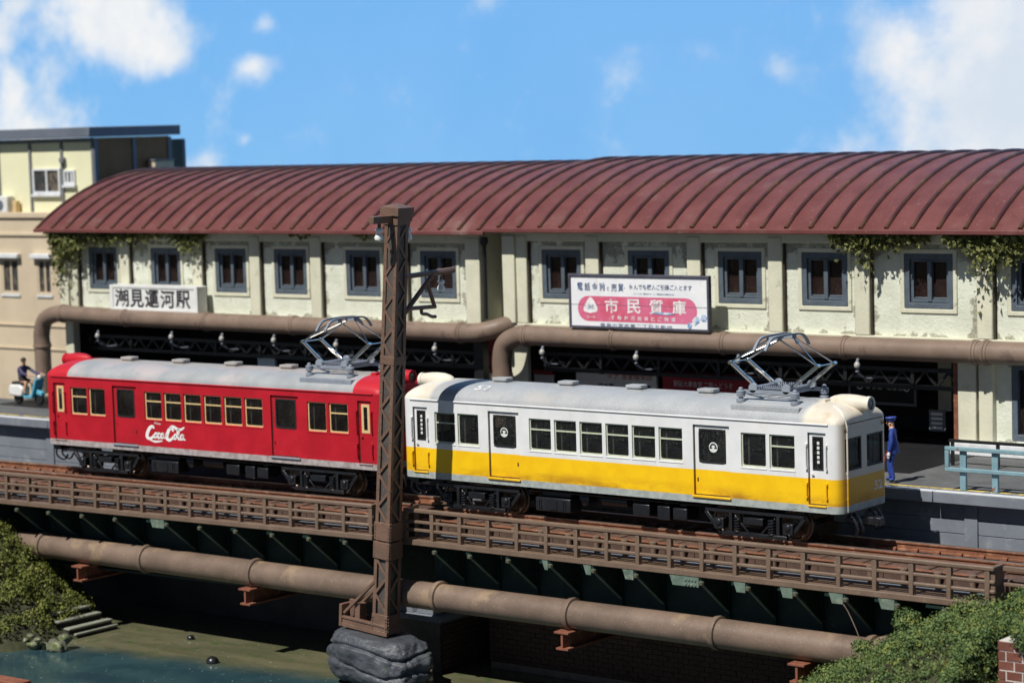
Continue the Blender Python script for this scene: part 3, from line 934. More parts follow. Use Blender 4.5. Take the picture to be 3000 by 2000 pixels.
for i in range(6):
    u = 1790+rnd.random()*240; v = 40+rnd.random()*200
    MB().add([BP(u+q[0], v+q[1], .014+.001*i) for q in [(math.cos(k*.9)*(25+45*rnd.random()), math.sin(k*.9)*(30+40*rnd.random())) for k in range(7)]], [tuple(range(7))]).build('peeled_patch', M['bluepatch'], bb, smooth=0)
MB().add([BP(1250, 262, .02), BP(1500, 240, .02), BP(1620, 262, .02), BP(1500, 282, .02), BP(1350, 276, .02)], [(0, 1, 2, 3, 4)]).build('peeled_patch', M['bluepatch'], bb, smooth=0)
MB().box(X0+.08, X1-.08, BY-.006, BY-.002, Z0+(Z1-Z0)*.43, Z0+(Z1-Z0)*.437).build('sheet_seam', M['frame_dark'], bb)


# shop signs in the shade of the hall
def shop_sign(label, x0, x1, z0, z1, m, y=12.6):
    r = thing('shop_sign', label, 'sign', ((x0+x1)/2, y, z0), 'shop signs in the dark station hall')
    MB().box(x0, x1, y, y+.12, z0, z1).build('sign_board', M[m], r, bevel=.02)
    return r


s1 = shop_sign('tall red sign with white foot beside the pipe elbow in the station hall', -7.3, -5.9, 2.4, 3.6, 'redsign')
MB().box(-7.3, -5.9, 12.58, 12.72, 1.5, 2.4).build('white_foot', M['whitesign'], s1)
s2 = shop_sign('small white sign with a red top strip in the station hall', -5.0, -4.2, 1.4, 2.45, 'whitesign')
MB().box(-5.0, -4.2, 12.57, 12.7, 2.45, 2.6).build('red_strip', M['redsign'], s2)
s3 = shop_sign('white shop sign with red and black characters under the billboard', -3.2, .1, 1.7, 2.7, 'whitesign')
text_mb('タナ', .5, .22, lambda u, v: (-1.9+u, 12.585, 2.42+v)).build('lettering', M['redink'], s3, smooth=0)
text_mb('食堂喫茶店', 1.25, .24, lambda u, v: (-1.3+u, 12.585, 2.42+v)).build('lettering', M['redink'], s3, smooth=0)
for i, q in enumerate(('待合室', '御食事', '二階席')):
    text_mb(q, .62, .22, lambda u, v, i=i: (-2.25+.76*i+u, 12.585, 2.05+v), .02).build('lettering', M['ink'], s3, smooth=0)
s4 = shop_sign('long red shop sign with faint characters in the station hall', .35, 4.0, 1.7, 2.75, 'redsign')
text_mb('駅前大衆食堂 二階へどうぞ', 2.3, .2, lambda u, v: (.8+u, 12.585, 2.28+v)).build('lettering', M['paleink'], s4, smooth=0)
s5 = shop_sign('black sign with pale rings and characters behind the stationmaster', 6.9, 9.3, 1.95, 2.85, 'dark', 13.4)
MB().ring(rect(6.9, 9.3, 1.95, 2.85), rect(6.98, 9.22, 2.03, 2.77), 'y', 13.36, 13.42).build('sign_rim', M['timber'], s5)
for cx in (7.3, 8.95):
    MB().ring([(cx+.11*math.cos(k*PI/6), 2.5+.11*math.sin(k*PI/6)) for k in range(12)], [(cx+.07*math.cos(k*PI/6), 2.5+.07*math.sin(k*PI/6)) for k in range(12)], 'y', 13.38, 13.4).build('ring_mark', M['whitesign'], s5)
for i, ch in enumerate('喫茶店名産品'):
    x = 7.52+.21*i+(.1 if i > 2 else 0)
    text_mb(ch, .15, .17, lambda u, v, x=x: (x+u, 13.39, 2.42+v)).build('lettering', M['whitesign'], s5, smooth=0)
s6 = shop_sign('small pale blue lit looking sign behind the roof vents of the red car', -17.6, -16.7, 2.0, 2.62, 'postgrey', 12.0)
b1 = thing('notice_board', 'pale notice board in the shade behind the stationmaster', 'notice board', (10.6, 12.5, PZ))
MB().box(10.2, 10.75, 12.5, 12.56, 1.35, 2.0).build('board', M['timber'], b1)
for i in range(4): MB().box(10.28, 10.66, 12.485, 12.5, 1.42+.14*i, 1.5+.14*i).build('notice_sheet', M['whitesign'], b1)


# turquoise fence on the platform
fe = thing('platform_fence', 'chipped turquoise pipe fence at the platform edge beside the station', 'fence', (16, 4.35, PZ))
for x in (15.62, 16.54, 17.5, 18.5):
    MB().box(x-.09, x+.09, 4.33, 4.43, PZ, 2.1).build('post', M['turq'], fe, bevel=.02)
for z in (2.15, 1.6):
    MB().box(15.14, 19, 4.24, 4.33, z-.055, z+.055).build('fence_rail', M['turq'], fe, bevel=.02)
MB().box(15.14, 15.26, 4.24, 4.33, 1.655, 2.095).build('end_bar', M['turq'], fe, bevel=.02)
f2 = thing('platform_fence', 'low dark fence behind the turquoise one against the station plinth', 'fence', (15, 8.3, PZ))
for x in (13.2, 14.6, 16.0): MB().box(x-.04, x+.04, 8.3, 8.38, PZ, 1.75).build('post', M['blacksteel'], f2)
MB().box(13.1, 17.5, 8.28, 8.4, 1.7, 1.78).build('fence_rail', M['blacksteel'], f2)

# ------------------------------------------------------------------ house at the far left
hb = thing('corner_house', 'two storey house, pale yellow half timbered over tan render, behind the station', 'house', (-34, 18, 0))
hx = -30.62
MB().box(-44, hx, 16, 20.3, 7.8, 10.95).build('upper_wall', M['paleyellow'], hb, smooth=0)
lt = MB(); grid_wall(lt, -44, hx+.0, -4, 7.8, 15.6, [(-36.43, -35.3, 4.35, 5.85), (-34.1, -33.2, 4.35, 5.85)], .3)
lt.add([(hx, 15.6, -4), (hx, 20.6, -4), (hx, 20.6, 7.8), (hx, 15.6, 7.8)], [(0, 1, 2, 3)])
lt.build('lower_wall', M['tan'], hb, smooth=0)
MB().box(-44, hx+.1, 15.5, 20.6, 7.62, 7.86).build('string_course', M['tan'], hb, bevel=.03)
MB().box(-44, hx+.04, 15.52, 15.6, 6.85, 7.0).build('string_course', M['tan'], hb, bevel=.03)
for z in (2.0, 3.0): MB().box(-44, hx+.03, 15.54, 15.6, z, z+.06).build('string_course', M['tan'], hb)
MB().box(hx, hx+.04, 16.05, 20.25, 7.9, 10.9).build('side_boarding', M['brownwall'], hb, smooth=0)
for x in (-36.75, -34.65, -32.62, hx-.05): MB().box(x-.07, x+.07, 15.93, 16.05, 7.86, 10.9).build('timber_post', M['timber'], hb)
MB().box(-44, hx, 15.92, 16.05, 10.78, 10.95).build('timber_beam', M['timber'], hb)
for y in (16.05, 18.2, 20.25): MB().box(hx, hx+.09, y-.1, y+.1, 7.86, 10.9).build('timber_post', M['slate'], hb)
MB().box(-44, hx+.25, 15.55, 20.75, 10.98, 11.4).build('roof', M['slate'], hb, bevel=.03)


def house_window(x0, x1, z0, z1, y, m='timber', n=2):
    f = MB().ring(rect(x0, x1, z0, z1), rect(x0+.1, x1-.1, z0+.12, z1-.08), 'y', y-.08, y+.1)
    for k in range(1, n): f.box(x0+(x1-x0)*k/n-.05, x0+(x1-x0)*k/n+.05, y-.06, y+.1, z0+.1, z1-.08)
    o = f.build('window', M[m], hb)
    MB().box(x0+.08, x1-.08, y-.01, y+.05, z0+.1, z1-.06).build('pane', M['housepane'], o)
    MB().box(x0-.06, x1+.06, y-.16, y+.02, z0-.1, z0).build('sill', M['coping'], o)
    return o


house_window(-34.5, -32.75, 8.62, 9.7, 15.99, 'coping')
house_window(-32.5, -31.8, 9.0, 9.62, 15.99, 'coping', 3)
house_window(-36.43, -35.3, 4.35, 5.85, 15.7, 'tan')
house_window(-34.1, -33.2, 4.35, 5.85, 15.7, 'tan')
for x0, x1 in ((-36.65, -35.1), (-34.3, -33.0)): MB().box(x0, x1, 15.35, 15.62, 5.9, 6.1).build('window_hood', M['coping'], hb, bevel=.03)
MB().cyl((-32.5, 15.8, 10.05), (-32.5, 16.0, 10.05), .13, 10).build('vent_hood', M['timber'], hb)
ac = thing('air_conditioner', 'white air conditioner unit on the ledge of the yellow house', 'air conditioner', (-36.2, 15.75, 7.86), world=False)
MB().box(-.45, .4, -.2, .2, 0, .7).build('casing', M['whitesign'], ac, bevel=.03)
MB().cyl((-.08, -.23, .32), (-.08, -.19, .32), .22, 14).build('fan_grille', M['slate'], ac)
ac2 = thing('planter_box', 'small brass coloured box beside the air conditioner on the ledge', 'box', (-35.5, 15.8, 7.86), world=False)
MB().box(-.12, .12, -.12, .12, 0, .5).build('box_body', M['cream_frame'], ac2, bevel=.03)
for i, (y, z, l) in enumerate(((17.6, 9.05, 'grey condenser unit low on the brown side wall of the house'), (19.45, 9.6, 'cream condenser unit high on the brown side wall of the house'))):
    a = thing('condenser_unit', l, 'condenser', (hx+.3, y, z), world=False)
    MB().box(-.2, .25, -.55, .55, 0, .3).build('casing', M['timber' if i == 0 else 'tan'], a, bevel=.04)
    MB().box(-.2, .3, -.6, .6, .3, .36).build('lid', M['slate' if i == 0 else 'timber'], a)
vs = thing('vertical_sign', 'tall dark vertical sign projecting behind the brown side wall of the house', 'sign', (-30, 21, 9.2))
MB().box(-31.35, -30.45, 20.9, 21.1, 8.9, 10.8).build('sign_panel', M['slate'], vs, bevel=.03)
for i, ch in enumerate('旅館山海'):
    text_mb(ch, .45, .36, lambda u, v, i=i: (-31.1+u, 20.89, 10.35-.42*i+v)).build('lettering', M['timber'], vs, smooth=0)
# ------------------------------------------------------------------ the two rail cars
HL, HW, RC = 7.2535, 1.2, 0.25            # half length, half width, corner radius
ZS, ZG = 0.95, 3.2


def shell(mb, path, z0, z1, holes, depth, zbreaks=()):
    """wall of a closed or open plan path, outward to the right of travel; holes (s0, s1, z0, z1)"""
    P = [Vector((p[0], p[1])) for p in path]
    cum = [0.0]
    for a, b in zip(P, P[1:]): cum.append(cum[-1]+(b-a).length)

    def at_(s):
        for i in range(len(P)-1):
            if s <= cum[i+1]+1e-9:
                t = (s-cum[i])/max(cum[i+1]-cum[i], 1e-9)
                return P[i].lerp(P[i+1], t), (P[i+1]-P[i]).normalized()
        return P[-1], (P[-1]-P[-2]).normalized()
    ss = sorted({round(q, 5) for q in cum} | {round(h[i], 5) for h in holes for i in (0, 1)})
    zs = sorted({z0, z1, *zbreaks, *[h[i] for h in holes for i in (2, 3)]})
    idx = {}

    def V(i, j):
        if (i, j) not in idx:
            p, _ = at_(ss[i]); idx[(i, j)] = len(mb.v); mb.v.append((p.x, p.y, zs[j]))
        return idx[(i, j)]
    for i in range(len(ss)-1):
        for j in range(len(zs)-1):
            ms, mz = (ss[i]+ss[i+1])/2, (zs[j]+zs[j+1])/2
            if any(h[0] < ms < h[1] and h[2] < mz < h[3] for h in holes): continue
            mb.f.append((V(i, j), V(i+1, j), V(i+1, j+1), V(i, j+1)))
    for (a, b, c, d) in holes:
        p, dr = at_((a+b)/2)
        inn = Vector((-dr.y, dr.x))*depth
        A, _ = at_(a); B, _ = at_(b)
        q = [(A.x, A.y, c), (B.x, B.y, c), (B.x, B.y, d), (A.x, A.y, d)]
        q += [(x+inn.x, y+inn.y, z) for x, y, z in q]
        mb.add(q, [(0, 4, 5, 1), (1, 5, 6, 2), (2, 6, 7, 3), (3, 7, 4, 0)])


def lx(v): return v-HL


WX = [lx(q) for q in (1.235, 2.085, 4.645, 5.515, 6.385, 7.257, 8.125, 8.995, 11.575, 12.435)]   # left edge of each side window
WW, WZ0, WZ1 = .755, 1.985, 2.87
DX = [(lx(3.19), lx(4.285)), (lx(10.085), lx(11.22))]
CX = [(lx(.42), lx(.96)), (lx(13.57), lx(14.1))]
FWY = [(-1.0, -.13), (.13, 1.0)]
FWZ = (2.0, 2.83)


def roof_z(x, y, top=.47):
    dx = HL-abs(x)
    w = HW
    if dx < RC: w = HW-RC+math.sqrt(max(RC*RC-(RC-dx)**2, 0))
    dy = max(w-abs(y), 0)
    g = (1-(1-min(dy/w, 1))**2.8)**.52
    h = (1-(1-min(dx/1.0, 1))**2.4)**.55
    return ZG+top*g*(.30+.70*h)


def make_car(kind, loc, rotz):
    yl = kind == 'yellow'
    label = 'white and yellow single rail car numbered 52 with raised pantograph' if yl else 'red single rail car with grey roof and white script lettering on its side'
    car = thing('rail_car', label, 'rail car', loc, world=False, rot=(0, 0, rotz))
    P = M['paint_'+kind]; FR = M['pale_frame'] if yl else M['cream_frame']; GL = M['glass'] if yl else M['glassr']
    # plan outline, from the near left corner round
    path = [(-HL+RC, -HW), (HL-RC, -HW)]

    def arc(cx, cy, a0):
        for k in range(1, 6):
            a = R(a0+90*k/5); path.append((cx+RC*math.cos(a), cy+RC*math.sin(a)))
    arc(HL-RC, -HW+RC, -90)
    path.append((HL, HW-RC)); arc(HL-RC, HW-RC, 0)
    path.append((-HL+RC, HW)); arc(-HL+RC, HW-RC, 90)
    path.append((-HL, -HW+RC)); arc(-HL+RC, -HW+RC, 180)
    Ls = 2*(HL-RC); La = 5*2*RC*math.sin(R(9)); Lf = 2*(HW-RC)
    sn = lambda x: x+HL-RC
    sf = lambda y: Ls+La+y+HW-RC
    sb = lambda x: Ls+2*La+Lf+(HL-RC-x)
    sr = lambda y: 2*Ls+3*La+Lf+(HW-RC-y)
    holes = []
    for x in WX:
        holes.append((sn(x), sn(x+WW), WZ0, WZ1)); holes.append((sb(x+WW), sb(x), WZ0, WZ1))
    for a, b in DX:
        holes.append((sn(a), sn(b), 1.145, 3.0)); holes.append((sb(b), sb(a), 1.145, 3.0))
    for a, b in CX:
        holes.append((sn(a), sn(b), 1.145, 2.985)); holes.append((sb(b), sb(a), 1.145, 2.985))
    for a, b in FWY:
        holes.append((sf(max(a, -.949)), sf(min(b, .949)), *FWZ)); holes.append((sr(min(b, .949)), sr(max(a, -.949)), *FWZ))
    mb = MB(); shell(mb, path, ZS, ZG, holes, .075)
    mb.build('body', P, car, smooth=30)
    # floor, roof
    MB().box(-HL+.1, HL-.1, -HW+.08, HW-.08, ZS-.03, ZS+.1).build('floor', M['dark'], car)
    xs = sorted({s*(HL-d) for d in (0, .012, .05, .1, .16, .25, .36, .5, .7, 1.0, 1.6) for s in (-1, 1)} | {q*1.0 for q in range(-5, 6)})
    vsn = [-1, -.985, -.96, -.92, -.86, -.78, -.66, -.5, -.33, -.15, 0, .15, .33, .5, .66, .78, .86, .92, .96, .985, 1]
    rb = MB()
    for x in xs:
        dx = HL-abs(x)
        w = HW if dx >= RC else HW-RC+math.sqrt(max(RC*RC-(RC-dx)**2, 0))
        for v in vsn: rb.v.append((x, w*v, roof_z(x, w*v)))
    nv = len(vsn)
    for i in range(len(xs)-1):
        for j in range(nv-1): rb.f.append((i*nv+j, (i+1)*nv+j, (i+1)*nv+j+1, i*nv+j+1))
    for i, sgn in ((0, 1), (len(xs)-1, -1)):
        b = len(rb.v); x = xs[i]
        rb.v += [(x, q[1], ZG-.02) for q in rb.v[i*nv:(i+1)*nv]]
        for j in range(nv-1):
            f = (i*nv+j, i*nv+j+1, b+j+1, b+j)
            rb.f.append(f if sgn > 0 else tuple(reversed(f)))
    roof = rb.build('roof', M['croof_'+kind], car, smooth=50)
    trim = P
    g = MB()
    g.tube([(-6.92, -HW-.012, ZG-.005), (6.92, -HW-.012, ZG-.005)], .026, 6)
    g.tube([(-6.92, HW+.012, ZG-.005), (6.92, HW+.012, ZG-.005)], .026, 6)
    g.build('rain_gutter', P, car)
    for x in [lx(q) for q in (2.8, 5.14, 7.46, 9.8)]:
        z = roof_z(x, 0)
        v = MB().prism([(-.26, -.15), (-.2, -.2), (.2, -.2), (.26, -.15), (.26, .15), (.2, .2), (-.2, .2), (-.26, .15)], 'z', z+.05, z+.13)
        v.box(-.2, .2, -.16, .16, z-.02, z+.055); v.box(-.32, .32, -.26, .26, z-.02, z+.012)
        v.v = [(a+x, b, c) for a, b, c in v.v]
        v.build('roof_vent', M['croof_'+kind] if yl else M['concrete'] if False else M['croof_'+kind], car, bevel=.012)
    # side windows: one of each kind, then copies
    z0, z1 = 0, WZ1-WZ0

    def win_mesh(mid):
        f = MB().ring(rrect(0, WW, z0, z1, .03), rrect(.045 if not yl else .034, WW-(.045 if not yl else .034), z0+.045, z1-.04, .05), 'y', 0, .03)
        if mid: f.box(.03, WW-.03, -.004, .026, z1*.635, z1*.635+.04)
        return f.mesh('window', FR, 40)
    wm = {True: win_mesh(True), False: win_mesh(False)}
    pm = MB().box(.02, WW-.02, .02, .03, z0+.02, z1-.02).mesh('pane', GL)
    ipm = MB().box(.13, .175, .09, .13, z0-.05, z1).mesh('inner_post', M['innerpost'])
    for k, x in enumerate(WX):
        for side in (-1, 1):
            o = place(wm[k not in (1, 8)], 'window', car, (x, -HW+.045, WZ0) if side < 0 else (x+WW, HW-.045, WZ0), None if side < 0 else (0, 0, PI))
            place(pm, 'pane', o)
            if side < 0: place(ipm, 'inner_post', o)
        MB().box(x-.015, x+WW+.015, -HW-.012, -HW+.06, WZ0-.045, WZ0-.004).build('window_sill', P, car, bevel=.008)
    # passenger doors
    for k, (a, b) in enumerate(DX):
        for side in (-1, 1):
            yy = side*(HW-.06)
            pth = [(a+.012, yy), (b-.012, yy)] if side < 0 else [(b-.012, yy), (a+.012, yy)]
            L_ = b-a-.024
            sy = sorted((side*(HW-.066), side*(HW-.052)))
            MB().ring(rect(a+.001, b-.001, 1.147, 2.999), rect(a+.028, b-.028, 1.17, 2.972), 'y', *sy).build('door_seal', M['joint'], car)
            dm = MB(); shell(dm, pth, 1.15, 2.99, [(.135, L_-.135, 2.0, 2.895)], .03)
            d = dm.build('door', P, car, smooth=0)
            ga, gb = sorted((yy+side*.012, yy-side*.03))
            MB().ring(rrect(a+.145, b-.145, 1.995, 2.9, .11), rrect(a+.195, b-.195, 2.045, 2.85, .08), 'y', ga, gb).build('window_gasket', M['rubber'], d)
            MB().box(a+.15, b-.15, yy-side*.012-.004, yy-side*.012+.004, 2.0, 2.89).build('pane', GL, d)
            if side < 0:
                st = MB().box(a-.03, b+.03, -HW-.05, -HW+.03, 1.085, 1.145).build('door_step', M['yellowpaint'] if yl else M['greyplastic'], d, bevel=.015)
                hx_ = b-.1 if k == 0 else a+.1
                MB().box(hx_-.018, hx_+.018, yy-.012, yy, 1.5, 1.6).build('handle', M['dark'], d)
                if yl:
                    cx, cz = (a+b)/2+(-.02 if k == 0 else .03), 2.44-.02
                    MB().add([(cx+.135*math.cos(q*PI/12), yy-.004, cz+.135*math.sin(q*PI/12)) for q in range(24)], [tuple(range(24))]).build('round_sticker', M['whitesign'], d, smooth=0)
                    up = [(cx+.105*math.cos(q*PI/10), yy-.008, cz+.105*math.sin(q*PI/10)) for q in range(11)]
                    dn = [(cx+.06*math.cos(q*PI/10), yy-.008, cz+.06*math.sin(q*PI/10)) for q in range(11)]
                    e = MB().add(up+dn, [(i, i+1, 12+i, 11+i) for i in range(10)])
                    e.add([(cx-.12, yy-.008, cz-.035), (cx-.03, yy-.008, cz-.035), (cx-.03, yy-.008, cz), (cx-.12, yy-.008, cz)], [(0, 1, 2, 3)])
                    e.add([(cx+.03, yy-.008, cz-.035), (cx+.12, yy-.008, cz-.035), (cx+.12, yy-.008, cz), (cx+.03, yy-.008, cz)], [(0, 1, 2, 3)])
                    e.build('sticker_emblem', M['ink'], d, smooth=0)
    # crew doors with grab rails
    for k, (a, b) in enumerate(CX):
        for side in (-1, 1):
            yy = side*(HW-.055)
            pth = [(a+.012, yy), (b-.012, yy)] if side < 0 else [(b-.012, yy), (a+.012, yy)]
            L_ = b-a-.024
            ws, we = (.1, L_-.09)
            sy = sorted((side*(HW-.06), side*(HW-.048)))
            MB().ring(rect(a+.001, b-.001, 1.147, 2.984), rect(a+.024, b-.024, 1.17, 2.962), 'y', *sy).build('door_seal', M['joint'], car)
            dm = MB(); shell(dm, pth, 1.15, 2.975, [(ws, we, 2.03, 2.885)], .03)
            d = dm.build('crew_door', P, car, smooth=0)
            x0, x1 = (a+.012+ws, a+.012+we) if side < 0 else (b-.012-we, b-.012-ws)
            q = .045 if yl else .085
            ga, gb = sorted((yy+side*.012, yy-side*.03))
            MB().ring(rect(x0, x1, 2.03, 2.885), rect(x0+q, x1-q, 2.03+q, 2.885-q), 'y', ga, gb).build('window_frame', M['rubber'] if yl else FR, d)
            MB().box(x0, x1, yy-side*.012-.004, yy-side*.012+.004, 2.03, 2.885).build('pane', GL, d)
            if side < 0:
                if yl:
                    for i in range(5): MB().box(x0+.13, x0+.2, yy-.002, yy+.001, 2.2+.12*i, 2.2+.12*i+.075).build('pale_square', M['whitesign'], d)  # column of small pale squares on the crew door pane
                MB().box(a, b, -HW-.03, -HW+.03, 1.095, 1.145).build('door_step', M['yellowpaint'] if yl else P, d, bevel=.012)
                MB().cyl((a+.08, yy-.05, 1.93), (a+.16, yy-.05, 1.93), .02, 6).build('handle', P, d)
                for x in (a-.03, b+.02):
                    for (c, e) in ((2.07, 2.67), (1.34, 1.69)):
                        h = MB().tube([(x, -HW-.045, c), (x, -HW-.045, e)], .019, 6)
                        for z in (c, e): h.box(x-.03, x+.03, -HW-.06, -HW+.01, z-.025, z+.025)
                        h.build('grab_rail', P, car)
    # cab windows
    for end in (-1, 1):
        for a, b in FWY:
            xx = end*(HL-.05)
            a_, b_ = max(a, -.949), min(b, .949)
            xa, xb = sorted((xx-end*.02, xx+end*.03))
            f = MB().ring(rrect(a_, b_, *FWZ, .05), rrect(a_+.05, b_-.05, FWZ[0]+.05, FWZ[1]-.05, .05), 'x', xa, xb).build('cab_window', M['rubber'], car)
            MB().box(xx-.006, xx+.002, a_+.02, b_-.02, FWZ[0]+.02, FWZ[1]-.02).build('pane', M['cabglass'], f)
        # headlight in a faired housing
        top = 3.62
        pr = [(-.15, .01), (-.11, .07), (0, .125), (.2, .18), (.45, .205), (.7, .205), (.9, .19), (1.0, .178)]
        hb_ = MB().lathe((end*6.4, 0, top+.05), (end, 0, -.05), pr, 16)
        hl = hb_.build('headlight', M['croof_'+kind], car, smooth=60)
        MB().ring([(.0+.2*math.cos(q*PI/10), top+.0+.2*math.sin(q*PI/10)) for q in range(20)], [(.15*math.cos(q*PI/10), top+.15*math.sin(q*PI/10)) for q in range(20)], 'x', *sorted((end*7.38, end*7.48))).build('lamp_rim', M['croof_'+kind], hl)
        MB().lathe((end*7.405, 0, top), (end, 0, 0), [(0, .16), (.03, .15), (.05, .1), (.06, .02)], 16).build('lens', M['lens'], hl)
        for y in (-.92, .92):
            MB().lathe((end*(HL-.01), y, 3.06), (end, 0, 0), [(0, .05), (.03, .055), (.05, .04)], 10).build('marker_lamp', M['lens'], car)
        # couplers and hoses
        cp = MB().box(*sorted((end*6.7, end*7.75)), -.1, .1, .55, .75)
        cp.box(*sorted((end*7.55, end*7.72)), -.14, .14, .54, .76)
        cpo = cp.build('coupler', M['blackplastic'], car, bevel=.02)
        for y in (-.7, -.45, .35, .6):
            MB().tube(catmull([(end*7.0, y, .95), (end*7.3, y, .8), (end*7.42, y+.05, .5), (end*7.25, y+.2, .33), (end*7.15, y+.3, .5)], 4), .032, 6).build('brake_hose', M['blackplastic'], cpo)
        MB().box(*sorted((end*6.9, end*7.2)), -.95, .95, .74, .93).build('buffer_beam', M['blackplastic'], cpo)
    dp = MB().tube([(6.75, -.62, roof_z(6.75, -.62)+.02), (7.05, -.78, roof_z(7.05, -.78)+.02), (7.2, -.88, roof_z(7.2, -.88)+.01), (7.29, -.9, 3.15), (7.29, -.9, .98)], .022, 6)
    for z in (3.05, 1.95, 1.3): dp.lathe((7.29, -.9, z-.03), (0, 0, 1), [(0, .03), (.06, .03)], 6)
    dp.build('drain_pipe', P, car)
    oval = MB().add([(lx(13.05)+.17*math.cos(q*PI/8), -HW-.012, 1.03+.05*math.sin(q*PI/8)) for q in range(16)], [tuple(range(16))])
    oval.build('jack_plate', P, car, smooth=0)
    # roof walk board and pantograph
    for y in (-.98, .98):
        z = roof_z(4.9, .98)
        MB().box(3.95, 6.0, y-.1, y+.1, z-.08, z+.06).build('walk_board', M['croof_'+kind] if yl else M['greyplastic'], car, bevel=.012)
    MB().box(5.6, 6.35, -.35, -.05, roof_z(6, .2)-.02, roof_z(6, .2)+.05).build('cable_tray', M['croof_'+kind], car)
    pantograph(car, 4.86, 0)
    # bogies and underfloor gear
    for cx in (-4.6, 4.6): bogie(car, cx)
    gear(car)
    if yl:
        text_mb('52', .42, .24, lambda u, v: (HL+.006, .47+u, 1.36+v), .02).build('lettering', M['paleink'], car, smooth=0)
        sl_ = math.atan2(roof_z(-4.5, -.7)-roof_z(-4.5, -.95), .25)

        def on_roof(u, v):
            y = -.95+v; x = -4.75+u
            return (x, y, roof_z(x, y)+.014)
        text_mb('52', .5, .27, on_roof, .02).build('lettering', M['paleink'], car, smooth=0)
    else:
        script_logo(car)
    return car


def pantograph(car, x, y):
    G, C = M['greyplastic'], M['chrome']
    zb = 3.86
    b = MB()
    for yy in (-.62, .62):
        b.box(x-.86, x+.86, yy-.035, yy+.035, zb-.05, zb+.05)
        for xx in (-.5, .5):
            b.lathe((x+xx, yy-.035, zb+.1), (0, 1, 0), [(0, .13), (.07, .13)], 14)
    for xx in (-.5, .5): b.box(x+xx-.04, x+xx+.04, -.62, .62, zb-.04, zb+.04)
    b.cyl((x-.5, -.5, zb+.1), (x-.5, .5, zb+.1), .05, 8); b.cyl((x+.5, -.5, zb+.1), (x+.5, .5, zb+.1), .05, 8)
    p = b.build('pantograph', G, car, bevel=.008)
    for xx in (-.82, .82):
        for yy in (-.72, .72):
            z = roof_z(x+xx, yy)
            h = zb+.1-z
            pr = [(0, .12), (.08, .12), (.1, .06)]
            for k in range(4):
                t = .13+(h-.2)*k/4; pr += [(t, .06), (t+.02, .115), (t+.045, .115), (t+.065, .06)]
            pr += [(h, .06), (h+.03, .03)]
            MB().lathe((x+xx, yy, z-.01), (0, 0, 1), pr, 12).build('insulator', G, p)
    for yy in (-.44, .44):
        sp = MB(); P = []
        for k in range(97):
            a = k*2*PI/8
            P.append((x-.36+.72*k/96, yy+.055*math.cos(a), zb+.1+.055*math.sin(a)))
        sp.tube(P, .014, 4)
        sp.build('coil_spring', G, p)
    kz, tz, top = 4.575, 5.22, 5.30
    for yy in (-.44, .44):
        for sx in (-1, 1):
            piv = (x+sx*.5, yy, zb+.1); knee = (x+sx*1.32, yy*.92, kz)
            MB().bar(piv, knee, .04, .1, (0, 0, 1)).tube([piv, Vector(piv).lerp(Vector(knee), .5), knee], [.045, .04, .03], 8).build('lower_arm', C, p)
            MB().cyl((knee[0], knee[1]-.07, kz), (knee[0], knee[1]+.07, kz), .05, 8).build('knee_joint', C, p)
            MB().tube([knee, (x+sx*.14, yy*.8, tz)], .026, 8).build('upper_arm', C, p)
            MB().tube([(x+sx*.42, yy*1.05, zb+.06), (x+sx*.75, yy*.75, zb+.32), (x+sx*1.08, yy*.9, kz-.22)], .02, 6).build('balance_rod', C, p)
    for sx in (-1, 1):
        MB().tube([(x+sx*1.3, -.4, kz+.02), (x+sx*.14, .35, tz-.02)], .015, 6).build('cross_stay', C, p)
        MB().tube([(x+sx*1.32, -.42, kz), (x+sx*1.32, .42, kz)], .018, 6).build('knee_shaft', C, p)
        hd = MB()
        pts = catmull([(x+sx*.17, -1.06, 4.98), (x+sx*.17, -.93, 5.13), (x+sx*.17, -.74, 5.26), (x+sx*.17, -.35, top), (x+sx*.17, .35, top), (x+sx*.17, .74, 5.26), (x+sx*.17, .93, 5.13), (x+sx*.17, 1.06, 4.98)], 4)
        for a, c in zip(pts, pts[1:]): hd.bar(a, c, .075, .05)
        hd.build('collector_head', G, p)
    MB().box(x-.2, x+.2, -.42, -.3, tz-.04, top-.03).box(x-.2, x+.2, .3, .42, tz-.04, top-.03).build('head_bracket', G, p, bevel=.01)


